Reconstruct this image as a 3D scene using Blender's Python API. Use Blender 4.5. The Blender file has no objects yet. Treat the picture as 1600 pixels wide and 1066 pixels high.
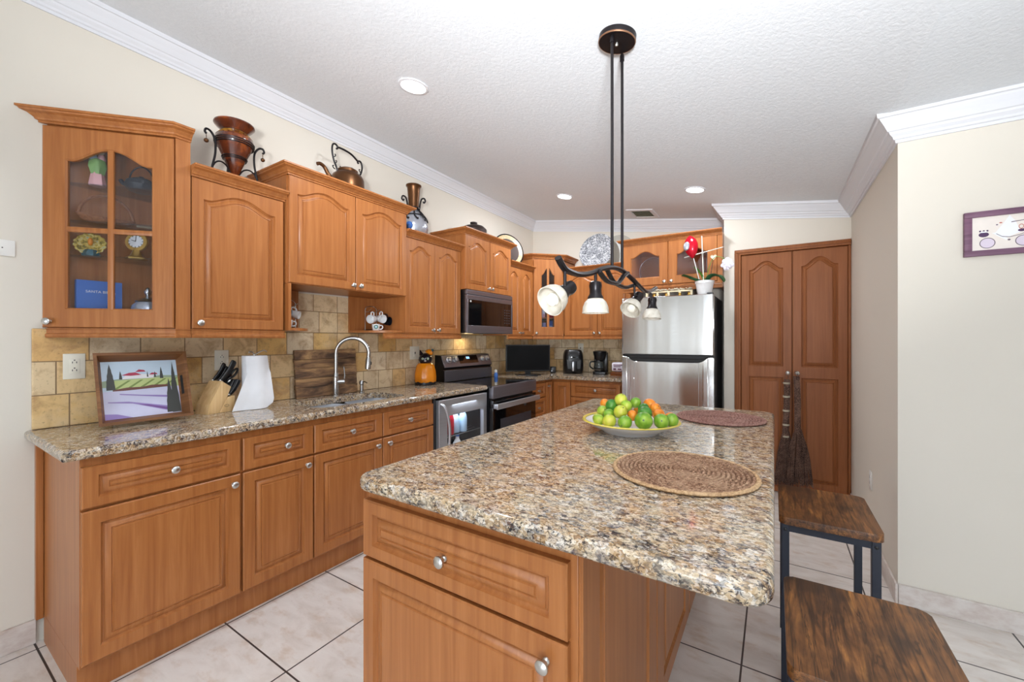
import bpy, bmesh, math, random
from mathutils import Vector, Matrix, Euler

random.seed(7)
SC = bpy.context.scene
COL = SC.collection
PI = math.pi

# ------------------------------------------------------------------ camera
cam_data = bpy.data.cameras.new('camera')
cam = bpy.data.objects.new('camera', cam_data)
COL.objects.link(cam)
cam_data.sensor_width = 36.0
cam_data.lens = 640.0 / 1600.0 * 36.0
cam_data.shift_y = -1.0 / 1600.0
cam_data.clip_start = 0.02
cam.location = (0, 0, 1.32)
cam.rotation_euler = (PI / 2, 0, math.atan2(410, 640))
SC.camera = cam

# ------------------------------------------------------------------ world, light, exposure
W = bpy.data.worlds.new('world')
SC.world = W
W.use_nodes = True
bgn = W.node_tree.nodes['Background']
sky = W.node_tree.nodes.new('ShaderNodeTexSky')
sky.sky_type = 'HOSEK_WILKIE'
sky.turbidity = 3.0
W.node_tree.links.new(sky.outputs[0], bgn.inputs[0])
bgn.inputs[1].default_value = 0.6
SC.view_settings.view_transform = 'Standard'
SC.view_settings.look = 'None'
SC.view_settings.gamma = 1.0
SC.view_settings.exposure = 0.06
SC.cycles.max_bounces = 8
SC.cycles.diffuse_bounces = 5
SC.cycles.sample_clamp_indirect = 6.0


def area_light(name, loc, rot, sx, sy, power, color=(1, 1, 1), spread=None):
    ld = bpy.data.lights.new(name, 'AREA')
    ld.shape = 'RECTANGLE'
    ld.size = sx
    ld.size_y = sy
    ld.energy = power
    ld.color = color
    if spread:
        ld.spread = spread
    o = bpy.data.objects.new(name, ld)
    o.location = loc
    o.rotation_euler = rot
    COL.objects.link(o)
    return o


# daylight entering through the openings of the room behind the camera, plus two added fills
DAY = (0.89, 0.98, 1.09)
area_light('daylight_patio_door', (0.9, -3.4, 1.25), (PI / 2, 0, 0), 3.0, 2.3, 60, DAY)
area_light('ceiling_fill_patio', (0.9, -3.4, 0.5), (PI / 2 + 0.75, 0, 0), 3.0, 0.9, 60, DAY)  # added upward fill that brightens the ceiling
area_light('daylight_slit_window', (-2.28, -3.4, 1.25), (PI / 2, 0, 0), 0.25, 2.2, 8, DAY)
area_light('picture_wall_fill', (3.98, -0.4, 1.35), (PI / 2, 0, PI / 2), 2.6, 1.7, 16, DAY)  # added fill that lightens the wall with the picture
# flash of the photographer bounced off the sloping ceiling
area_light('bounce_flash', (0.45, -0.9, 1.3), (PI - 0.90, 0, 0.42), 0.35, 0.35, 64, (0.97, 0.99, 1.02), spread=1.6)

# ------------------------------------------------------------------ shader helpers


def hexc(r, g, b):
    def f(v):
        v /= 255.0
        return v / 12.92 if v <= 0.04045 else ((v + 0.055) / 1.055) ** 2.4
    return (f(r), f(g), f(b), 1.0)


class NT:
    def __init__(self, name):
        self.m = bpy.data.materials.new(name)
        self.m.use_nodes = True
        self.t = self.m.node_tree
        self.b = self.t.nodes['Principled BSDF']

    def n(self, typ, **kw):
        nd = self.t.nodes.new('ShaderNode' + typ)
        for k, v in kw.items():
            setattr(nd, k, v)
        return nd

    def l(self, a, b):
        self.t.links.new(a, b)

    def set(self, **kw):
        names = dict(color='Base Color', rough='Roughness', metal='Metallic', spec='Specular IOR Level', coat='Coat Weight',
                     coatr='Coat Roughness', trans='Transmission Weight', ior='IOR', alpha='Alpha', sss='Subsurface Weight')
        for k, v in kw.items():
            self.b.inputs[names[k]].default_value = v
        return self

    def coords(self, scale=(1, 1, 1), loc=(0, 0, 0), rot=(0, 0, 0)):
        tc = self.n('TexCoord')
        mp = self.n('Mapping')
        mp.inputs['Scale'].default_value = scale
        mp.inputs['Location'].default_value = loc
        mp.inputs['Rotation'].default_value = rot
        self.l(tc.outputs['Object'], mp.inputs['Vector'])
        return mp.outputs['Vector']

    def noise(self, vec, scale, detail=4, rough=0.55, dist=0.0):
        nd = self.n('TexNoise')
        nd.inputs['Scale'].default_value = scale
        nd.inputs['Detail'].default_value = detail
        nd.inputs['Roughness'].default_value = rough
        nd.inputs['Distortion'].default_value = dist
        self.l(vec, nd.inputs['Vector'])
        return nd.outputs['Fac']

    def ramp(self, fac, stops, interp='LINEAR'):
        nd = self.n('ValToRGB')
        cr = nd.color_ramp
        cr.interpolation = interp
        while len(cr.elements) < len(stops):
            cr.elements.new(0.5)
        for e, (p, c) in zip(cr.elements, stops):
            e.position = p
            e.color = c if len(c) == 4 else (*c, 1)
        self.l(fac, nd.inputs['Fac'])
        return nd.outputs['Color']

    def mix(self, fac, a, b, blend='MIX'):
        nd = self.n('Mix', data_type='RGBA', blend_type=blend)
        for sock, v in ((nd.inputs[0], fac), (nd.inputs[6], a), (nd.inputs[7], b)):
            if hasattr(v, 'is_linked'):
                self.l(v, sock)
            else:
                sock.default_value = v
        return nd.outputs[2]

    def bump(self, height, strength=0.2, dist=0.01):
        nd = self.n('Bump')
        nd.inputs['Strength'].default_value = strength
        nd.inputs['Distance'].default_value = dist
        self.l(height, nd.inputs['Height'])
        self.l(nd.outputs['Normal'], self.b.inputs['Normal'])

    def col(self, c):
        self.l(c, self.b.inputs['Base Color'])


def plain(name, c, rough=0.5, metal=0.0, **kw):
    t = NT(name).set(rough=rough, metal=metal, **kw)
    t.b.inputs['Base Color'].default_value = hexc(*c)
    # slight natural variation of tone
    v = t.coords((1, 1, 1))
    f = t.noise(v, 14, 3)
    d = hexc(*[x * 0.93 for x in c])
    t.col(t.mix(f, hexc(*c), d))
    return t.m


def wood_mat(name, a, b, c, rough=0.3, horizontal=False, spec=0.35):
    t = NT(name).set(rough=rough, spec=spec)
    sc = (3.0, 3.0, 40.0) if horizontal else (38.0, 38.0, 1.6)
    v = t.coords(sc)
    f1 = t.noise(v, 1.0, 5, 0.6, 0.8)
    v2 = t.coords((160, 160, 5) if not horizontal else (6, 6, 160))
    f2 = t.noise(v2, 1.0, 3, 0.6)
    base = t.ramp(f1, [(0.28, hexc(*a)), (0.52, hexc(*b)), (0.74, hexc(*c))])
    t.col(t.mix(t.ramp(f2, [(0.35, (0, 0, 0)), (0.7, (0.28, 0.28, 0.28))]), base, hexc(*a)))
    return t.m


M = {}
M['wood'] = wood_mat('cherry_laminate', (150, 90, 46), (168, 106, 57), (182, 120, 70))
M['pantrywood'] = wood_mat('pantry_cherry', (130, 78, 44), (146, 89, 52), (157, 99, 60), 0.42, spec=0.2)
M['wooddark'] = wood_mat('dark_cherry', (120, 64, 30), (138, 76, 36), (150, 86, 44))  # darker cherry tone, worn by the low bread box


def paint(name, c, bump=0.05, scale=180, rough=0.75):
    t = NT(name).set(rough=rough, spec=0.25)
    v = t.coords()
    t.col(t.mix(t.noise(v, 1.3, 3), hexc(*c), hexc(*[x * 0.975 for x in c])))
    t.bump(t.noise(v, scale, 3), bump, 0.004)
    return t.m


M['wall'] = paint('wall_paint', (222, 215, 202))
M['trim'] = paint('white_trim', (222, 223, 227), 0.0, rough=0.45)
tt = NT('textured_ceiling').set(rough=0.9, spec=0.1)
v = tt.coords()
h = tt.noise(v, 55, 5, 0.65, 0.4)
tt.col(tt.mix(h, hexc(214, 218, 222), hexc(230, 233, 236)))
tt.bump(h, 0.3, 0.007)
M['ceiling'] = tt.m

# floor tile
tt = NT('ceramic_floor_tile').set(rough=0.28, spec=0.45)
v = tt.coords((1, 1, 1), (2.145, -0.888, 0))
br = tt.n('TexBrick')
br.offset = 0.0
br.inputs['Scale'].default_value = 1.0
br.inputs['Brick Width'].default_value = 0.508
br.inputs['Row Height'].default_value = 0.508
br.inputs['Mortar Size'].default_value = 0.0035
br.inputs['Mortar Smooth'].default_value = 0.0
br.inputs['Color1'].default_value = (0, 0, 0, 1)
br.inputs['Color2'].default_value = (1, 1, 1, 1)
br.inputs['Mortar'].default_value = (0, 0, 0, 1)
tt.l(v, br.inputs['Vector'])
v2 = tt.coords((2.2, 5.0, 1))
n1 = tt.noise(v2, 2.2, 6, 0.62, 0.6)
base = tt.ramp(n1, [(0.3, hexc(204, 194, 184)), (0.5, hexc(221, 214, 207)), (0.72, hexc(230, 225, 219))])
v3 = tt.coords((2.0, 4.0, 1), (3.1, 1.7, 0))
base = tt.mix(tt.ramp(tt.noise(v3, 3.4, 5, 0.6), [(0.54, (0, 0, 0)), (0.74, (0.7, 0.7, 0.7))]), base, hexc(192, 166, 140))
base = tt.mix(tt.ramp(tt.noise(tt.coords(), 60, 2), [(0.68, (0, 0, 0)), (0.8, (0.35, 0.35, 0.35))]), base, hexc(150, 132, 120))
base = tt.mix(tt.mix(0.07, (0, 0, 0, 1), br.outputs['Color']), base, hexc(170, 160, 155))
tt.col(tt.mix(br.outputs['Fac'], base, hexc(62, 54, 52)))
M['floor'] = tt.m
tt = NT('tile_skirting').set(rough=0.35)
v = tt.coords((3, 3, 6))
f = tt.noise(v, 3, 6, 0.65)
base = tt.ramp(f, [(0.3, hexc(188, 170, 160)), (0.55, hexc(212, 203, 195)), (0.75, hexc(222, 216, 210))])
tt.col(base)
M['skirt'] = tt.m

# travertine backsplash
tt = NT('travertine_backsplash').set(rough=0.5, spec=0.3)
tc = tt.n('TexCoord')
sx = tt.n('SeparateXYZ')
tt.l(tc.outputs['Object'], sx.inputs[0])
ad = tt.n('Math', operation='ADD')
tt.l(sx.outputs[0], ad.inputs[0])
tt.l(sx.outputs[1], ad.inputs[1])
a2 = tt.n('Math', operation='ADD')
a2.inputs[1].default_value = 2.45
tt.l(ad.outputs[0], a2.inputs[0])
s2 = tt.n('Math', operation='SUBTRACT')
s2.inputs[1].default_value = 0.93
tt.l(sx.outputs[2], s2.inputs[0])
cx = tt.n('CombineXYZ')
tt.l(a2.outputs[0], cx.inputs[0])
tt.l(s2.outputs[0], cx.inputs[1])
br = tt.n('TexBrick')
br.offset = 0.43
br.squash = 0.78
br.squash_frequency = 3
br.inputs['Scale'].default_value = 1.0
br.inputs['Brick Width'].default_value = 0.185
br.inputs['Row Height'].default_value = 0.148
br.inputs['Mortar Size'].default_value = 0.0028
br.inputs['Mortar Smooth'].default_value = 0.3
br.inputs['Color1'].default_value = (0, 0, 0, 1)
br.inputs['Color2'].default_value = (1, 1, 1, 1)
br.inputs['Mortar'].default_value = (0.5, 0.5, 0.5, 1)
tt.l(cx.outputs[0], br.inputs['Vector'])
base = tt.ramp(br.outputs['Color'], [(0.0, hexc(224, 180, 104)), (0.22, hexc(222, 202, 168)), (0.42, hexc(232, 208, 166)), (0.62, hexc(212, 166, 98)), (0.8, hexc(234, 218, 188)), (1.0, hexc(206, 180, 140))])
v = tt.coords()
base = tt.mix(tt.ramp(tt.noise(v, 11, 6, 0.65, 0.5), [(0.47, (0, 0, 0)), (0.64, (0.6, 0.6, 0.6))]), base, hexc(164, 124, 82))
base = tt.mix(tt.ramp(tt.noise(v, 5, 4, 0.6), [(0.5, (0, 0, 0)), (0.72, (0.55, 0.55, 0.55))]), base, hexc(222, 200, 164))
base = tt.mix(tt.ramp(tt.noise(v, 85, 4, 0.7), [(0.58, (0, 0, 0)), (0.72, (0.5, 0.5, 0.5))]), base, hexc(104, 74, 46))
tt.col(tt.mix(br.outputs['Fac'], base, hexc(140, 112, 80)))
iv = tt.n('Math', operation='SUBTRACT')
iv.inputs[0].default_value = 1.0
tt.l(br.outputs['Fac'], iv.inputs[1])
tt.bump(iv.outputs[0], 0.35, 0.004)
M['trav'] = tt.m


def granite(name, sc):
    t = NT(name).set(rough=0.07, spec=0.5)
    v0 = t.coords(sc)
    dn = t.n('TexNoise')
    dn.inputs['Scale'].default_value = 1.1
    dn.inputs['Detail'].default_value = 4
    t.l(v0, dn.inputs['Vector'])
    vm = t.n('VectorMath', operation='MULTIPLY_ADD')
    vm.inputs[1].default_value = (1.5, 1.5, 1.5)
    t.l(dn.outputs['Color'], vm.inputs[0])
    t.l(v0, vm.inputs[2])

    def cells(scale, chan, stops):
        vo = t.n('TexVoronoi')
        vo.inputs['Scale'].default_value = scale
        t.l(vm.outputs[0], vo.inputs['Vector'])
        sp = t.n('SeparateColor')
        t.l(vo.outputs['Color'], sp.inputs[0])
        return t.ramp(sp.outputs[chan], stops, 'CONSTANT')
    base = cells(0.8, 0, [(0.0, hexc(44, 42, 46)), (0.12, hexc(112, 90, 80)), (0.22, hexc(170, 132, 88)), (0.34, hexc(196, 172, 138)), (0.52, hexc(208, 192, 166)),
                          (0.68, hexc(178, 162, 148)), (0.78, hexc(176, 142, 98)), (0.87, hexc(220, 212, 200)), (0.95, hexc(120, 116, 120))])
    small = cells(2.3, 1, [(0.0, hexc(30, 28, 32)), (0.2, hexc(104, 80, 68)), (0.32, hexc(212, 196, 170)), (0.56, hexc(180, 156, 124)), (0.82, hexc(230, 222, 210))])
    c = t.mix(0.45, base, small)
    # dark seams round part of the crystals
    ve = t.n('TexVoronoi', feature='DISTANCE_TO_EDGE')
    ve.inputs['Scale'].default_value = 0.85
    t.l(vm.outputs[0], ve.inputs['Vector'])
    seam = t.ramp(ve.outputs['Distance'], [(0.02, (1, 1, 1)), (0.11, (0, 0, 0))])
    keep = t.ramp(t.noise(v0, 0.9, 4, 0.6), [(0.46, (0, 0, 0)), (0.6, (1, 1, 1))])
    c = t.mix(t.mix(1.0, seam, keep, 'MULTIPLY'), c, hexc(54, 46, 46))
    f3 = t.noise(v0, 2.3, 6, 0.7, 0.6)
    c = t.mix(t.ramp(f3, [(0.55, (0, 0, 0)), (0.6, (0.95, 0.95, 0.95))]), c, hexc(40, 34, 36))
    f5 = t.noise(v0, 0.5, 4, 0.6)
    c = t.mix(t.ramp(f5, [(0.53, (0, 0, 0)), (0.7, (0.4, 0.4, 0.4))]), c, hexc(188, 152, 100))
    f4 = t.noise(v0, 0.16, 3, 0.6)
    c = t.mix(t.ramp(f4, [(0.5, (0, 0, 0)), (0.72, (0.35, 0.35, 0.35))]), c, hexc(206, 194, 172))
    t.col(c)
    return t.m


M['granite'] = granite('granite_island', (62, 92, 85))
M['granite2'] = granite('granite_counter', (80, 80, 85))

M['nickel'] = plain('satin_nickel', (205, 203, 198), 0.28, 1.0)


def steel(name, c, rough=0.26, st=(2, 2, 260)):
    t = NT(name).set(rough=rough, metal=1.0)
    v = t.coords(st)
    f = t.noise(v, 1.0, 4, 0.6)
    t.col(t.mix(f, hexc(*c), hexc(*[x * 0.9 for x in c])))
    rr = t.n('MapRange')
    rr.inputs['To Min'].default_value = rough * 0.75
    rr.inputs['To Max'].default_value = rough * 1.25
    t.l(f, rr.inputs['Value'])
    t.l(rr.outputs[0], t.b.inputs['Roughness'])
    t.b.inputs['Anisotropic'].default_value = 0.5
    return t


def steel_door(name, c):
    """sheet steel with the slight waviness that draws reflections into vertical bands"""
    t = steel(name, c, 0.2)
    v = t.coords((3.6, 3.6, 0.25))
    t.bump(t.noise(v, 1.0, 2, 0.4), 0.45, 0.03)
    return t.m


M['steel'] = steel('brushed_steel', (206, 208, 212), 0.34, (2, 2, 120)).set(metal=0.85).m
M['fridgesteel'] = steel_door('fridge_steel', (214, 213, 210))
M['darksteel'] = steel('black_stainless', (142, 140, 148), 0.38).set(metal=0.9).m
M['sink'] = steel('sink_steel', (206, 209, 214), 0.42, (60, 3, 3)).set(metal=0.55).m
M['faucet'] = plain('faucet_nickel', (190, 188, 186), 0.22, 1.0)
M['black'] = plain('black_plastic', (15, 15, 17), 0.3)
M['screen'] = plain('matte_screen', (8, 8, 9), 0.45, 0.0, spec=0.12)
M['blackgloss'] = plain('black_glass', (10, 10, 12), 0.06, 0.0, coat=0.5)
M['graphite'] = plain('graphite_side', (62, 62, 68), 0.4, 0.3)
M['iron'] = plain('cast_iron', (52, 54, 60), 0.5, 0.2)
M['bronze'] = plain('oil_rubbed_bronze', (34, 30, 32), 0.32, 0.55)
M['bronzerim'] = plain('bronze_edge', (150, 110, 84), 0.35, 0.7)
M['white'] = plain('white_plastic', (238, 236, 230), 0.35)
M['whitec'] = plain('white_ceramic', (242, 242, 242), 0.12)
M['almond'] = plain('almond_plastic', (238, 232, 214), 0.4)
M['dark'] = plain('dark_slot', (28, 26, 26), 0.7)
M['paper'] = plain('paper_towel', (244, 245, 248), 0.9)
M['bamboo'] = wood_mat('pale_block_wood', (200, 160, 108), (220, 184, 132), (230, 200, 152), 0.5)
M['traywood'] = wood_mat('tray_wood', (98, 62, 34), (128, 84, 48), (150, 104, 62), 0.5, True)
M['orange'] = plain('orange_glaze', (232, 138, 22), 0.15)
M['catblack'] = plain('black_glaze', (26, 26, 32), 0.15)
M['teal'] = plain('teal_glaze', (30, 84, 96), 0.3)
M['eye'] = plain('pale_green_glaze', (206, 226, 196), 0.2)
M['red'] = plain('red_foil', (206, 20, 44), 0.16, 0.35)
M['foil'] = plain('silver_foil', (190, 194, 204), 0.2, 0.6)
M['leaf'] = plain('orchid_leaf', (32, 84, 44), 0.35)
M['leafpale'] = plain('young_leaf', (86, 140, 52), 0.4)
M['petal'] = plain('orchid_petal', (238, 234, 244), 0.55)
M['stake'] = plain('cream_stake', (232, 228, 214), 0.6)
M['straw'] = plain('pale_string', (186, 176, 154), 0.8)
M['heart'] = plain('cream_heart', (238, 226, 190), 0.5)
M['bluebook'] = plain('blue_cloth', (62, 112, 190), 0.6)
M['gold'] = plain('gilt', (214, 170, 84), 0.3, 0.8)
M['clockface'] = plain('clock_face', (240, 240, 240), 0.4)
M['cream'] = plain('cream', (226, 212, 176), 0.5)
M['pink'] = plain('pink_paint', (236, 178, 176), 0.5)
M['green'] = plain('green_paint', (128, 168, 92), 0.5)
M['emblem'] = plain('green_emblem', (30, 110, 84), 0.4)
M['skyblue'] = plain('pale_blue_paint', (178, 206, 224), 0.5)
M['copper'] = plain('aged_copper', (104, 70, 44), 0.35, 0.85)
M['hammered'] = plain('dark_copper_pot', (66, 54, 50), 0.42, 0.6)
M['silver'] = plain('silver_plate', (206, 208, 212), 0.12, 1.0)
M['navy'] = plain('navy_metal_frame', (34, 38, 50), 0.45, 0.3)
M['mauve'] = wood_mat('plum_frame_wood', (96, 64, 84), (122, 86, 108), (140, 100, 118), 0.5, True)

# urn lacquer: warm brown with burnt orange patches
tt = NT('lacquered_urn').set(rough=0.22, coat=0.4, coatr=0.1)
f = tt.noise(tt.coords(), 9, 4, 0.6, 0.4)
tt.col(tt.ramp(f, [(0.36, hexc(52, 24, 16)), (0.54, hexc(92, 42, 22)), (0.68, hexc(158, 78, 26))]))
M['urn'] = tt.m
tt = NT('urn_yellow_band').set(rough=0.25)
f = tt.noise(tt.coords(), 24, 4, 0.6)
tt.col(tt.ramp(f, [(0.4, hexc(96, 50, 18)), (0.62, hexc(196, 138, 44))]))
M['urnband'] = tt.m
# patterned platter
tt = NT('floral_transferware').set(rough=0.12)
f = tt.noise(tt.coords(), 34, 4, 0.6, 1.4)
tt.col(tt.ramp(f, [(0.40, hexc(214, 216, 218)), (0.46, hexc(120, 124, 130)), (0.5, hexc(66, 70, 76)), (0.54, hexc(150, 154, 160)), (0.6, hexc(206, 208, 212))]))
M['floral'] = tt.m
tt = NT('mottled_tan_rim').set(rough=0.3)
f = tt.noise(tt.coords(), 40, 4)
tt.col(tt.ramp(f, [(0.4, hexc(190, 166, 122)), (0.7, hexc(216, 200, 164))]))
M['tanrim'] = tt.m
# reclaimed cutting board
tt = NT('reclaimed_wood_board').set(rough=0.6)
v = tt.coords((6, 2.4, 13))
f = tt.noise(v, 1.4, 6, 0.65, 0.7)
c = tt.ramp(f, [(0.32, hexc(54, 38, 28)), (0.45, hexc(104, 76, 54)), (0.56, hexc(150, 114, 78)), (0.68, hexc(200, 160, 108))])
tt.col(c)
M['board'] = tt.m
# rustic stool tops
tt = NT('rustic_brown_top').set(rough=0.32, spec=0.4)
v = tt.coords((16, 2.0, 8))
f = tt.noise(v, 1.5, 6, 0.62, 1.6)
c = tt.ramp(f, [(0.28, hexc(60, 40, 26)), (0.45, hexc(112, 72, 40)), (0.58, hexc(146, 96, 52)), (0.72, hexc(186, 128, 66))])
v2 = tt.coords((5, 2.6, 5), (1.3, 0.4, 0))
c = tt.mix(tt.ramp(tt.noise(v2, 2.0, 4, 0.6), [(0.46, (0, 0, 0)), (0.68, (0.75, 0.75, 0.75))]), c, hexc(48, 36, 30))
v3 = tt.coords((110, 4, 110))
c = tt.mix(tt.ramp(tt.noise(v3, 1.0, 3), [(0.5, (0, 0, 0)), (0.66, (0.6, 0.6, 0.6))]), c, hexc(40, 26, 18))
v4 = tt.coords((34, 1.5, 34), (0.7, 0.2, 0))
c = tt.mix(tt.ramp(tt.noise(v4, 1.0, 4, 0.6, 1.8), [(0.47, (0, 0, 0)), (0.5, (0.75, 0.75, 0.75)), (0.53, (0, 0, 0))]), c, hexc(34, 22, 16))
tt.col(c)
M['rustic'] = tt.m
# woven mats


def woven(name, a, b, c):
    t = NT(name).set(rough=0.85, spec=0.15)
    v = t.coords((1, 1, 1))
    f = t.noise(v, 150, 4, 0.7)
    f2 = t.noise(v, 14, 3)
    cc = t.ramp(f, [(0.3, hexc(*a)), (0.5, hexc(*b)), (0.7, hexc(*c))])
    t.col(t.mix(t.ramp(f2, [(0.45, (0, 0, 0)), (0.7, (0.4, 0.4, 0.4))]), cc, hexc(*c)))
    return t.m


M['mat1'] = woven('woven_seagrass', (58, 40, 30), (142, 106, 82), (202, 170, 140))
M['mat1rim'] = woven('woven_seagrass_rim', (110, 80, 54), (188, 152, 112), (214, 184, 146))
M['mat2'] = woven('woven_seagrass_brown', (76, 46, 42), (142, 102, 92), (182, 146, 132))
M['twig'] = woven('dark_twig', (40, 30, 28), (84, 64, 56), (150, 118, 100))
M['wicker'] = woven('brown_basket', (96, 60, 40), (140, 92, 64), (170, 118, 84))

# citrus


def peel(name, a, b, c):
    t = NT(name).set(rough=0.3, spec=0.45)
    v = t.coords()
    t.col(t.ramp(t.noise(v, 22, 3, 0.5), [(0.35, hexc(*a)), (0.52, hexc(*b)), (0.68, hexc(*c))]))
    t.bump(t.noise(v, 420, 2), 0.15, 0.002)
    return t.m


M['peel_y'] = peel('lime_peel_yellow', (150, 176, 40), (190, 196, 60), (216, 206, 92))
M['peel_l'] = peel('lime_peel_light', (118, 164, 36), (156, 188, 56), (196, 204, 80))
M['peel_g'] = peel('lime_peel_green', (70, 126, 28), (114, 160, 40), (156, 184, 66))
M['peel_d'] = peel('lime_peel_dark', (38, 100, 34), (60, 126, 42), (96, 150, 52))
M['peel_o'] = peel('mandarin_peel', (222, 112, 22), (236, 136, 30), (240, 158, 52))
M['stemscar'] = plain('stem_scar', (96, 116, 74), 0.7)


def thin_glass(name, tint, refl=1.0, rough=0.0):
    """thin clear pane: tinted transmission with a Fresnel mirror reflection"""
    m = bpy.data.materials.new(name)
    m.use_nodes = True
    t = m.node_tree
    t.nodes.clear()
    out = t.nodes.new('ShaderNodeOutputMaterial')
    tr = t.nodes.new('ShaderNodeBsdfTransparent')
    tr.inputs[0].default_value = (*tint, 1)
    gl = t.nodes.new('ShaderNodeBsdfGlossy')
    gl.inputs['Roughness'].default_value = rough
    fr = t.nodes.new('ShaderNodeFresnel')
    ge = t.nodes.new('ShaderNodeNewGeometry')
    mr = t.nodes.new('ShaderNodeMapRange')
    n_ = 1.5 * refl
    mr.inputs['To Min'].default_value = n_
    mr.inputs['To Max'].default_value = 1.0 / n_
    t.links.new(ge.outputs['Backfacing'], mr.inputs['Value'])
    t.links.new(mr.outputs[0], fr.inputs['IOR'])
    mx = t.nodes.new('ShaderNodeMixShader')
    t.links.new(fr.outputs[0], mx.inputs[0])
    t.links.new(tr.outputs[0], mx.inputs[1])
    t.links.new(gl.outputs[0], mx.inputs[2])
    t.links.new(mx.outputs[0], out.inputs[0])
    return m


M['pane'] = thin_glass('cabinet_glass', (0.95, 0.96, 0.98))
M['shelfglass'] = thin_glass('shelf_glass', (0.88, 0.92, 0.94))
M['smokepane'] = thin_glass('smoked_glass', (0.78, 0.8, 0.86), 1.08)
M['clearglass'] = thin_glass('clear_glass', (0.88, 0.9, 0.88), 1.1)
tt = NT('alabaster_shade').set(rough=0.45, trans=0.0, sss=0.0)
f = tt.noise(tt.coords(), 26, 4, 0.6, 0.8)
tt.col(tt.ramp(f, [(0.35, hexc(176, 168, 152)), (0.6, hexc(204, 198, 186))]))
M['shade'] = tt.m
M['bulb'] = plain('bulb_glass', (250, 246, 232), 0.3)
tt = NT('lamp_glow').set(rough=0.5)
tt.b.inputs['Emission Color'].default_value = (1, 0.99, 0.97, 1)
tt.b.inputs['Emission Strength'].default_value = 14
M['glow'] = tt.m
tt = NT('display_glow').set(rough=0.2)
tt.b.inputs['Base Color'].default_value = (0.02, 0.05, 0.1, 1)
tt.b.inputs['Emission Color'].default_value = (0.3, 0.6, 1, 1)
tt.b.inputs['Emission Strength'].default_value = 1.5
M['display'] = tt.m

# ------------------------------------------------------------------ mesh helpers
ORG = {}


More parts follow.
